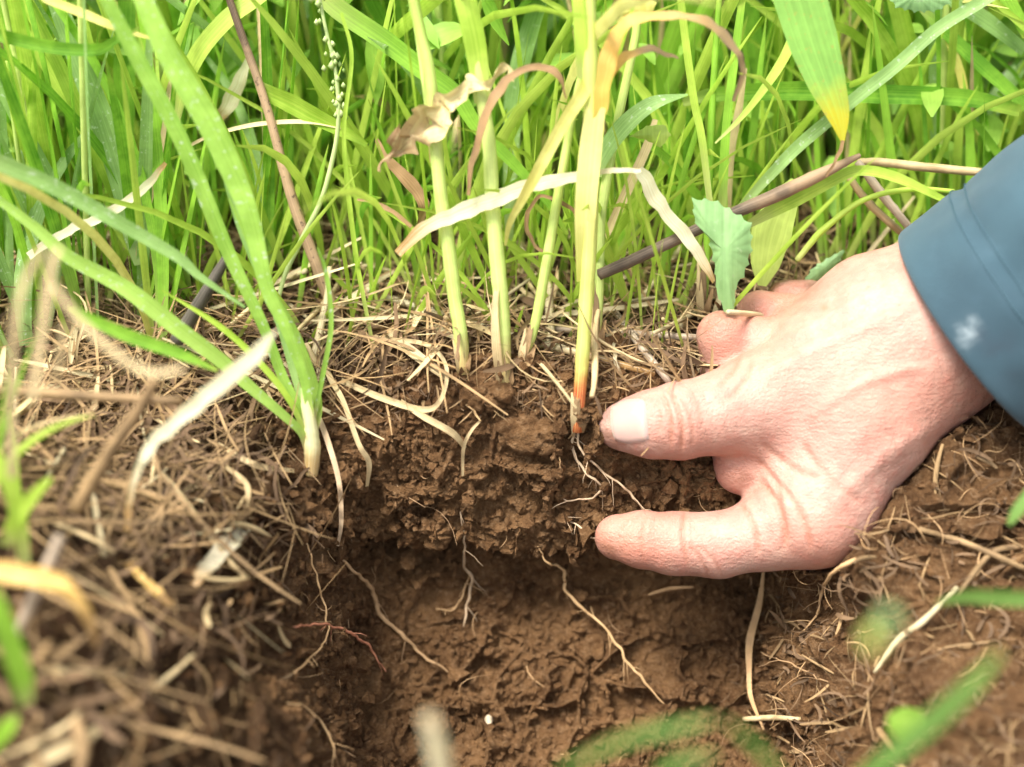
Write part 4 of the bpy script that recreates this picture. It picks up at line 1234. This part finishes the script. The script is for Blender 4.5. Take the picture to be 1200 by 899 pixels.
def serrate(pts, n, depth):
    P_ = np.array(pts + [pts[0]], float)
    seg = np.linalg.norm(np.diff(P_, axis=0), axis=1)
    u = np.concatenate([[0], np.cumsum(seg)])
    q = np.linspace(0, u[-1], n, endpoint=False)
    R_ = np.stack([np.interp(q, u, P_[:, 0]), np.interp(q, u, P_[:, 1])], -1)
    c_ = R_.mean(0)
    out = unit(R_ - c_)
    return R_ + out * (np.arange(n) % 3 == 0)[:, None] * depth


flat_leaf('serrated_leaf', 'serrated', 'grey green toothed leaf hanging beside the fingers', 'leaf', serrate([(812, 234), (838, 236), (860, 250), (879, 262), (880, 290), (872, 320), (862, 335), (860, 366), (850, 366), (840, 342), (838, 310), (832, 280), (815, 262)], 66, 3.5), 0.0, 0.45)
flat_leaf('weed_leaf', 'serrated', 'small toothed leaf poking up behind the knuckles', 'leaf', serrate([(940, 333), (952, 315), (972, 302), (990, 292), (984, 306), (968, 322), (950, 334)], 40, 2.5), 0.035, 0.45)
flat_leaf('weed_leaf', 'serrated', 'toothed leaf dipping in from the top edge at right', 'leaf', serrate([(1035, -18), (1060, -25), (1095, -20), (1114, 2), (1098, 12), (1075, 13), (1050, 8)], 54, 3.0), 0.02, 0.45)
flat_leaf('weed_leaf', 'limeleaf', 'round pale green leaf on the litter left of the fingers', 'leaf', serrate([(766, 404), (790, 402), (808, 412), (815, 428), (800, 443), (780, 438), (768, 425)], 40, 2), 0.012, 0.9)
flat_leaf('weed_leaf', 'weed', 'bright round green leaf in the blurred spoil at lower right', 'leaf', serrate([(1040, 838), (1058, 828), (1080, 832), (1086, 848), (1075, 864), (1055, 868), (1040, 856)], 36, 0), -0.135, -1.2)
flat_leaf('weed_leaf', 'limeleaf', 'small pale heart shaped leaf on the spoil at right', 'leaf', serrate([(1010, 742), (1020, 730), (1030, 728), (1034, 746), (1026, 762), (1012, 756)], 30, 0), -0.075, -1.2)
flat_leaf('weed_leaf', 'serrated', 'tiny blue green leaf beside the pale heart shaped leaf', 'leaf', serrate([(1028, 713), (1042, 712), (1055, 717), (1048, 732), (1040, 738), (1034, 724)], 24, 1.5), -0.07, -1.2)
flat_leaf('dead_leaf', 'yellow', 'yellow leaf with a hole at the top near the orange dead blade', 'leaf', serrate([(725, 18), (738, 4), (755, -5), (770, 4), (762, 16), (745, 22)], 30, 1), 0.01, 0.45)
flat_leaf('weed_leaf', 'limeleaf', 'pale folded little leaf on the stalk right of the thick stem', 'leaf', serrate([(738, 160), (758, 148), (778, 146), (786, 158), (774, 173), (758, 164)], 30, 1), 0.02, 0.45)

# flower spike of a weed at the top, left of the pale stems
fs = empty('weed_flower', CAM + ray(343, 300) * 0.48, 'slim weed flower spike with tiny green buds at the top left of centre', 'wildflower')
d_ = dict(y0=0.02, z0=0, lean=0.5, parent=fs)
spk = [(322, 378), (326, 352), (333, 325), (343, 302), (360, 268), (377, 233), (389, 190), (396, 150), (396, 110), (391, 70), (383, 40), (372, -15)]
place('stalk', 'bud', 'tube', 'S', spk, [5, 6, 6, 5, 4], n=40, **d_)
SP = standing(spk, 40, y0=0.02, lean=0.5)
for i in range(44):
    p_ = SP[rng.integers(26, 40)] + rng.normal(size=3) * 0.0017
    r_ = rng.uniform(0.0007, 0.0014)
    V_ = np.array([[1, 0, 0], [-1, 0, 0], [0, 1, 0], [0, -1, 0], [0, 0, 1.5], [0, 0, -1.3]]) * r_ + p_
    F_ = np.array([(0, 2, 4), (2, 1, 4), (1, 3, 4), (3, 0, 4), (2, 0, 5), (1, 2, 5), (3, 1, 5), (0, 3, 5)])
    link('bud', mesh_np('bud', V_, F_, M['bud']), fs)
# seed grain in the pit
g_ = on_soil([(572, 838), (574, 852)], 8, lift=1.5)
go = link('grain', tube_mesh('grain', g_ - g_[0], np.array([.4, 1.1, 1.5, 1.5, 1.3, 1.0, .7, .3]) * 1e-3, M['grain'], sides=8), label='tiny white seed grain resting on the pit face', category='seed')
go.location = g_[0]

# ------------------------------------------------------------------ earth clods and crumbs
def ico(sub):
    import bmesh
    bm = bmesh.new()
    bmesh.ops.create_icosphere(bm, subdivisions=sub, radius=1)
    V = np.array([v.co[:] for v in bm.verts])
    F = np.array([[v.index for v in f.verts] for f in bm.faces])
    bm.free()
    return V, F


V4, F4 = ico(5)
V1, F1 = ico(1)
for i, (px, py, rx, ry, lab) in enumerate((
        (570, 462, 40, 26, 'crumbly pale brown clod heaped at the foot of the middle stem'),
        (625, 508, 46, 28, 'smooth rounded clod on the ledge left of the red footed stem'),
        (512, 620, 22, 24, 'squarish clod stuck under the middle of the ledge'),
        (655, 472, 20, 14, 'small clod left of the red footed stem'),
        (725, 405, 26, 14, 'dark clod behind the red footed stem'),
        (440, 600, 26, 22, 'clod jutting from the left end of the ledge'),
        (470, 690, 34, 30, 'rounded clod in the left of the pit face'),
        (600, 792, 24, 20, 'clod low in the middle of the pit face'),
        (640, 650, 26, 16, 'clod in the dark hollow under the ledge'),
        (700, 760, 30, 24, 'clod in the right part of the pit face'),
        (480, 735, 24, 16, 'flat clod beside the dirty slanting root'))):
    d = soil_depth(px, py)
    c_ = CAM + ray(px, py) * (d + 0.003)
    s_ = np.array([rx, (rx + ry) / 2.4, ry]) / FPX * d * 0.9
    U_ = V4 * s_
    key = U_ + np.array([i * 0.37, i * 0.11, 0])
    f_, e_, id_ = worley(key, max(s_) * 0.9, 61)
    U_ = U_ * (1 + 0.28 * fbm(key, max(s_) * 1.1, 3, 63))[:, None] + unit(V4) * ((id_ - 0.5) * 0.0025 - 0.0016 * (1 - sstep(0, 0.15, e_)) + fbm(key, 0.004, 3, 65, .6) * 0.0016)[:, None]
    o = link('soil_clod', mesh_np('soil_clod', U_, F4, M['soil']), label=lab, category='soil clod')
    o.location = c_

# everything below scatters over the soil faces
area = np.linalg.norm(np.cross(SV[SF[:, 2]] - SV[SF[:, 0]], SV[SF[:, 3]] - SV[SF[:, 1]]), axis=1) / 2
rel = SFC - CAM
sfd = np.maximum(rel @ FWD, 1e-3)
fu = rel @ RGT / sfd * FPX + 600
fv = -(rel @ UPV) / sfd * FPX + 449.5
inpit = sstep(-0.085, -0.06, SFC[:, 0]) * (1 - sstep(0.08, 0.11, SFC[:, 0])) * (SFC[:, 1] < 0.002)
localx = np.abs(SFC[:, 0]) < 0.42


def pick(weight, n):
    p_ = weight * area
    p_ = p_ / p_.sum()
    return rng.choice(len(p_), n, p=p_)


crumb_w = localx * (SFC[:, 1] > -0.3) * (SFC[:, 1] < 0.2) * (0.25 + inpit * (1 + 2.5 * (SFC[:, 1] > -0.03) * (SFC[:, 2] > -0.056)))
cs = pick(crumb_w, 34000)
cr = 0.00036 + 0.0017 * rng.random(len(cs)) ** 3.5
rot = unit(rng.normal(size=(len(cs), 3, 3)))
jit = 1 + 0.34 * rng.normal(size=(len(cs), len(V1), 1))
CV = (V1[None] * jit * cr[:, None, None] * (1 + 0.35 * rng.normal(size=(len(cs), 1, 3)))) + (SFC[cs] + SFN[cs] * cr[:, None] * 0.25)[:, None]
CF = (F1[None] + (np.arange(len(cs)) * len(V1))[:, None, None]).reshape(-1, 3)
link('soil_crumbs', mesh_np('soil_crumbs', CV.reshape(-1, 3), CF, M['soil'], smooth=False), kind='stuff', label='loose brown soil crumbs over the dug earth')


def strip_batch(P, W, N, fold=0.3, lift=None):
    """many strips at once: P (m,k,3), W (m,k), N (m,3)"""
    m, k_, _ = P.shape
    T_ = unit(np.gradient(P, axis=1))
    Sd = unit(np.cross(T_, N[:, None]))
    Nn_ = unit(np.cross(Sd, T_))
    h = W[..., None] / 2
    V = np.stack([P - Sd * h + Nn_ * h * fold, P, P + Sd * h + Nn_ * h * fold], 2)
    V = V.reshape(-1, 3)
    b = (np.arange(m) * k_ * 3)[:, None, None]
    i = (np.arange(k_ - 1) * 3)[None, :, None]
    j = np.arange(2)[None, None]
    a_ = (b + i + j).ravel()
    F = np.stack([a_, a_ + 1, a_ + 4, a_ + 3], -1)
    vv = np.linspace(0, 1, k_)
    uv = np.stack([np.tile([0, .5, 1], m * k_), np.tile(np.repeat(vv, 3), m)], -1)
    return V, F, uv


def litter(ids, length, width, lift, tilt, k_=6, bend=0.22, down=0.0):
    m = len(ids)
    N = unit(SFN[ids] * 0.6 + np.array([0, 0, 0.4]))
    d = rng.normal(size=(m, 3))
    d[:, 2] -= down
    d = unit(d - N * np.sum(d * N, 1, keepdims=True))
    d = unit(d + N * rng.uniform(-0.1, tilt, (m, 1)))
    s = np.cross(N, d)
    L_ = length[0] + (length[1] - length[0]) * rng.random(m) ** 2
    t = np.linspace(-0.5, 0.5, k_)
    c1 = rng.normal(size=m) * bend
    c2 = rng.normal(size=m) * bend * 0.35
    P = (SFC[ids] + N * (lift * rng.random((m, 1))))[:, None] + L_[:, None, None] * (
        d[:, None] * t[None, :, None] + s[:, None] * (c1[:, None] * (t ** 2 - 0.12) + c2[:, None] * t ** 3 * 3)[..., None]
        + N[:, None] * ((rng.normal(size=m) * 0.35 * bend)[:, None] * (0.25 - t ** 2) * 1.4)[..., None])
    W = (width[0] + (width[1] - width[0]) * rng.random(m) ** 2)[:, None] * (1 - 0.6 * np.abs(2 * t) ** 3)[None]
    return P, W, N


def litter_stuff(name, mat, label, wt, n, *a, **k_):
    P, W, N = litter(pick(wt, n), *a, **k_)
    V, F, uv = strip_batch(P, W, unit(N + rng.normal(size=N.shape) * 0.5))
    return link(name, mesh_np(name, V, F, M[mat], uv), kind='stuff', label=label)


left_w = localx * sstep(-0.060, -0.112, SFC[:, 0]) * (SFC[:, 1] > -0.26) * (SFC[:, 1] < 0.08) * (1 - 0.72 * sstep(-0.045, -0.09, SFC[:, 1]))
back_w = localx * (SFC[:, 1] > -0.002) * (1 - sstep(0.03, 0.12, SFC[:, 1]) * 0.75) * (SFC[:, 1] < 0.35)
right_w = localx * sstep(0.07, 0.10, SFC[:, 0]) * (SFC[:, 1] > -0.26) * (SFC[:, 1] < 0.0)
wall_w = inpit * (sstep(-0.02, -0.05, SFC[:, 0]) + sstep(0.04, 0.07, SFC[:, 0]) + 0.12)
litter_stuff('rotted_litter', 'humus', 'dark rotted leaf litter under the straw on the left bank', left_w, 7000, (0.004, 0.028), (0.0004, 0.0026), 0.008, 0.5, k_=7, bend=0.8)
litter_stuff('chaff', 'strawdark', 'fine broken straw and chaff over the left litter', left_w, 9000, (0.002, 0.013), (0.0002, 0.0012), 0.007, 0.7)
litter_stuff('straw_litter', 'strawdark', 'tangle of old straw over the left bank', left_w, 3000, (0.018, 0.07), (0.0003, 0.0014), 0.012, 0.4, k_=9)
litter_stuff('rotted_litter', 'humus', 'dark rotted leaves between the grass bases', back_w, 4500, (0.005, 0.03), (0.0005, 0.0028), 0.008, 0.5, k_=7, bend=0.8)
litter_stuff('straw_litter', 'strawdark', 'mat of weathered straw between the grass bases', back_w, 3200, (0.018, 0.075), (0.0003, 0.0014), 0.010, 0.4, k_=9)
litter_stuff('straw_litter', 'straw', 'thin curled straw threads behind the stems', back_w * (SFC[:, 1] < 0.1), 200, (0.02, 0.06), (0.0003, 0.0009), 0.014, 0.6, k_=14, bend=1.6)
litter_stuff('chaff', 'strawdark', 'fine straw bits mixed in the right spoil', right_w, 1100, (0.004, 0.022), (0.0002, 0.0008), 0.003, 0.5)
litter_stuff('rotted_litter', 'humus', 'dark rotted fibres in the right spoil', right_w, 3400, (0.003, 0.016), (0.0003, 0.0016), 0.004, 0.6, bend=0.8)
litter_stuff('fine_roots', 'rootbrown', 'hair fine brown roots matted in the pit walls', wall_w, 3600, (0.006, 0.03), (0.00016, 0.00042), 0.003, 0.4, k_=9, bend=1.3, down=0.8)
litter_stuff('fine_roots', 'roottan', 'fine tan roots over the ledge and pit face', inpit, 2600, (0.005, 0.02), (0.00013, 0.0003), 0.003, 0.4, k_=9, bend=1.3, down=0.5)
litter_stuff('fine_roots', 'roottan', 'fine tan fibres in the right spoil', right_w, 700, (0.008, 0.03), (0.00016, 0.00045), 0.004, 0.4, k_=9, bend=1.0)
litter_stuff('rotted_litter', 'humus', 'dark roots and rotted bits on the left pit slope', inpit * sstep(-0.035, -0.075, SFC[:, 0]), 2200, (0.003, 0.02), (0.0002, 0.0012), 0.005, 0.5, bend=0.9)
crown_w = localx * (SFC[:, 1] > -0.012) * (SFC[:, 1] < 0.02) * (SFC[:, 2] > -0.012) * (np.abs(SFC[:, 0]) < 0.11)
litter_stuff('chaff', 'strawdark', 'weathered chaff along the ledge crown', crown_w, 500, (0.003, 0.02), (0.0002, 0.0011), 0.004, 0.4)
litter_stuff('rotted_litter', 'humus', 'dark fibres along the ledge crown', crown_w, 600, (0.003, 0.014), (0.0003, 0.0012), 0.003, 0.4)

# single straws one can pick out
vis = (fu > -20) & (fu < 1220) & (fv > -20) & (fv < 920)
for wt, n, ln, wd, lab, grp, mat in (
        (left_w * vis, 90, (0.012, 0.05), (0.0009, 0.0028), 'loose dry straw lying in the litter left of the pit', 'loose straws in the left litter', 'straw'),
        (left_w * vis * (SFC[:, 1] < -0.05), 22, (0.012, 0.05), (0.0015, 0.004), 'weathered blurred straw lying in the near left litter', 'weathered straws in the near left litter', 'strawdark'),
        (back_w * vis * (SFC[:, 1] < 0.09), 110, (0.015, 0.055), (0.0009, 0.0028), 'loose dry straw lying between the grass bases', 'loose straws between the grass bases', 'straw'),
        (back_w * vis * (SFC[:, 1] < 0.075) * (SFC[:, 1] > 0.014), 44, (0.045, 0.11), (0.0014, 0.0034), 'long flattened dry stalk lying across the grass bases', 'long dry stalks across the grass bases', 'strawlong'),
        (left_w * vis * (SFC[:, 1] > -0.09), 30, (0.035, 0.08), (0.0012, 0.003), 'long dry stalk lying over the left bank', 'long dry stalks over the left bank', 'strawlong'),
        (right_w * vis, 34, (0.008, 0.03), (0.0008, 0.002), 'short straw bit lying in the spoil right of the pit', 'straw bits in the right spoil', 'strawdark')):
    P, W, N = litter(pick(wt, n), ln, wd, 0.010 if 'spoil' not in lab else 0.004, 0.28 if 'long' not in lab else 0.06, k_=10, bend=0.2 if 'long' not in lab else 0.07)
    for a in range(n):
        if a % 3 == 0:
            me = tube_mesh('straw', P[a] - P[a, 0], np.maximum(W[a], W[a].max() * 0.7) / 2, M[mat], sides=6, wob=0.05)
        else:
            V, F, uv = ribbon(P[a] - P[a, 0], W[a], np.tile(N[a], (10, 1)), 0.35)
            me = mesh_np('straw', V, F, M[mat], uv)
        o = link('straw', me, label=lab, category='straw', group=grp)
        o.location = P[a, 0]


# ------------------------------------------------------------------ the grass stand
def arch_blade(h, w_, lean_, az, droop, n=12, twist=0.6):
    t = np.linspace(0, 1, n)
    out = lean_ * t + droop * t ** 2.6
    P = np.stack([np.cos(az) * out * h, np.sin(az) * out * h, h * (t - 0.35 * droop * t ** 3)], -1)
    W = w_ * np.minimum(1, 0.55 + 1.3 * t) * (1 - t ** 4) ** 0.8 + 0.0002
    N = np.tile(np.array([np.cos(az + 1.5), np.sin(az + 1.5), 0.15]), (n, 1))
    return P, W, N, np.linspace(0, twist, n)


protos = []
for k_ in range(12):
    hh_ = rng.uniform(0.15, 0.27)
    o = empty('grass_tuft', (0, 0, 0), 'leafy green grass tuft in the stand behind the pale stems', 'grass tuft', 'grass tufts of the stand behind the pale stems')
    ch = []
    for b in range(rng.integers(5, 8)):
        P, W, N, rl = arch_blade(hh_ * rng.uniform(0.6, 1.1), rng.uniform(0.0038, 0.0082), rng.uniform(0.02, 0.26), rng.uniform(0, 6.28), rng.choice([0.0, 0.05, 0.1, 0.45]), twist=rng.normal() * 0.8)
        P = P + np.array([rng.normal() * 0.003, rng.normal() * 0.003, 0])
        V, F, uv = ribbon(P, W, N, 0.3, rl)
        mat = rng.choice(['green', 'green', 'lime', 'bluegreen', 'green', 'lime'])
        ch.append(link('blade', mesh_np('blade', V, F, M[mat], uv), o))
    if k_ % 2 == 0:
        P, W, N, rl = arch_blade(hh_ * 0.9, 0.003, 0.08, rng.uniform(0, 6.28), 0.0)
        ch.append(link('stalk', tube_mesh('stalk', P, np.full(len(P), 0.0014), M['stem'], sides=6), o))
    if k_ % 3 == 0:
        P, W, N, rl = arch_blade(hh_ * 0.7, 0.0045, 0.4, rng.uniform(0, 6.28), 0.9)
        V, F, uv = ribbon(P, W, N, 0.3, rl)
        ch.append(link('dead_blade', mesh_np('dead_blade', V, F, M[rng.choice(['straw', 'yellow', 'cream'])], uv), o))
    protos.append((o, ch))
spots = []
while len(spots) < 125:
    y = 0.075 + 0.33 * rng.random() ** 0.9
    x = rng.uniform(-1, 1) * (0.19 + 0.36 * y)
    if all((x - a) ** 2 + (y - b) ** 2 > 0.013 ** 2 for a, b in spots) and not (x > 0.08 and y < 0.09):
        spots.append((x, y))
for y, x in ((-0.08, -0.137), (-0.07, -0.150), (-0.095, -0.142), (0.005, -0.165), (0.012, -0.12), (0.02, -0.145), (0.015, -0.185), (0.02, -0.16), (0.03, -0.13), (0.03, -0.18), (0.04, -0.11), (0.04, -0.155), (0.045, -0.09)):
    spots.append((x, y))
for k_, (x, y) in enumerate(spots):
    po, ch = protos[k_ % 12]
    if k_ < 12:
        o = po
    else:
        o = po.copy()
        COL.objects.link(o)
        for c_ in ch:
            q = c_.copy()
            COL.objects.link(q)
            q.parent = o
    hit = BV.ray_cast(Vector((x, y, 0.2)), Vector((0, 0, -1)))
    o.location = (x, y, (hit[0].z if hit[0] else 0) - 0.002)
    s_ = rng.uniform(0.8, 1.2) * (0.34 if y < -0.05 else 0.7 if y < 0.06 else 1)
    o.rotation_mode = 'ZYX'                       # spin first, then lean back from the pit
    o.rotation_euler = (rng.normal() * 0.12 - 0.34, rng.normal() * 0.14, rng.uniform(0, 6.28))
    o.scale = (s_, s_, s_)


def grass_stuff(name, mat, label, n, yr, hr, wr_, xw=(0.24, 0.45), lean_=(0.0, 0.28), skip_hand=True):
    Ps, Ws, Ns = [], [], []
    for _ in range(n):
        y = yr[0] + (yr[1] - yr[0]) * rng.random()
        x = rng.uniform(-1, 1) * (xw[0] + xw[1] * max(y, 0))
        if skip_hand and x > 0.07 and y < 0.05:
            continue
        P, W, N, rl = arch_blade(rng.uniform(*hr), rng.uniform(*wr_), rng.uniform(*lean_), rng.uniform(0, 6.28), rng.choice([0, 0.05, 0.1, 0.5]), n=8)
        P[:, 1] += 0.34 * P[:, 2]
        Ps.append(P + np.array([x, y, -0.002]))
        Ws.append(W)
        Ns.append(N[0])
    V, F, uv = strip_batch(np.array(Ps), np.array(Ws), np.array(Ns))
    link(name, mesh_np(name, V, F, M[mat], uv), kind='stuff', label=label)


grass_stuff('grass', 'green', 'thick green grass filling the background', 1300, (0.10, 0.75), (0.10, 0.26), (0.0035, 0.009))
grass_stuff('grass', 'lime', 'yellow green grass filling the background', 600, (0.09, 0.7), (0.08, 0.24), (0.003, 0.006))
grass_stuff('grass', 'straw', 'dead straw coloured blades standing in the background grass', 160, (0.06, 0.5), (0.06, 0.2), (0.002, 0.005))
grass_stuff('grass', 'green', 'short fresh shoots between the grass bases', 420, (0.035, 0.14), (0.03, 0.10), (0.0014, 0.004))
grass_stuff('grass', 'lime', 'short yellow green shoots between the grass bases', 420, (0.03, 0.14), (0.03, 0.13), (0.0014, 0.004), lean_=(0.0, 0.6))
grass_stuff('grass', 'lime', 'bent blades crossing the background grass at all angles', 420, (0.13, 0.42), (0.12, 0.24), (0.003, 0.008), lean_=(0.4, 1.0))
grass_stuff('grass', 'bluegreen', 'blue green blades crossing the background grass at all angles', 220, (0.13, 0.42), (0.12, 0.24), (0.003, 0.008), lean_=(0.3, 0.9))
grass_stuff('grass', 'lime', 'thin fresh shoots coming up through the straw behind the pit', 170, (0.012, 0.07), (0.02, 0.09), (0.0009, 0.0024), xw=(0.17, 0.3), lean_=(0.0, 0.7))
grass_stuff('grass', 'yellow', 'pale yellowing blades among the background grass', 150, (0.1, 0.4), (0.12, 0.24), (0.002, 0.006), lean_=(0.0, 0.8))
# broad weed leaves low in the stand
n_ = 2300
yy = 0.09 + 0.36 * rng.random(n_)
xx_ = rng.uniform(-1, 1, n_) * (0.2 + 0.4 * yy)
kx = ~((xx_ > 0.07) & (yy < 0.09))
yy, xx_ = yy[kx], xx_[kx]
n_ = len(yy)
t = np.linspace(0, 1, 6)
az = rng.uniform(0, 6.28, n_)
L_ = rng.uniform(0.008, 0.026, n_)
hz = rng.uniform(0.005, 0.15, n_)
dirs = np.stack([np.cos(az), np.sin(az), rng.uniform(-0.4, 0.5, n_)], -1)
P = np.stack([xx_, yy, hz], -1)[:, None] + dirs[:, None] * (L_[:, None] * t)[..., None] - np.array([0, 0, 1]) * (0.35 * L_[:, None] * t ** 2)[..., None]
W = (L_ * rng.uniform(0.3, 0.6, n_))[:, None] * np.sin(np.pi * np.clip(t * 0.96 + 0.03, 0, 1))[None] ** 0.7
V, F, uv = strip_batch(P, W, np.tile([0.0, 0.0, 1.0], (n_, 1)) + rng.normal(size=(n_, 3)) * 0.3, fold=0.2)
link('weed_leaves', mesh_np('weed_leaves', V, F, M['weed'], uv), kind='stuff', label='low broad weed leaves under the grass stand')
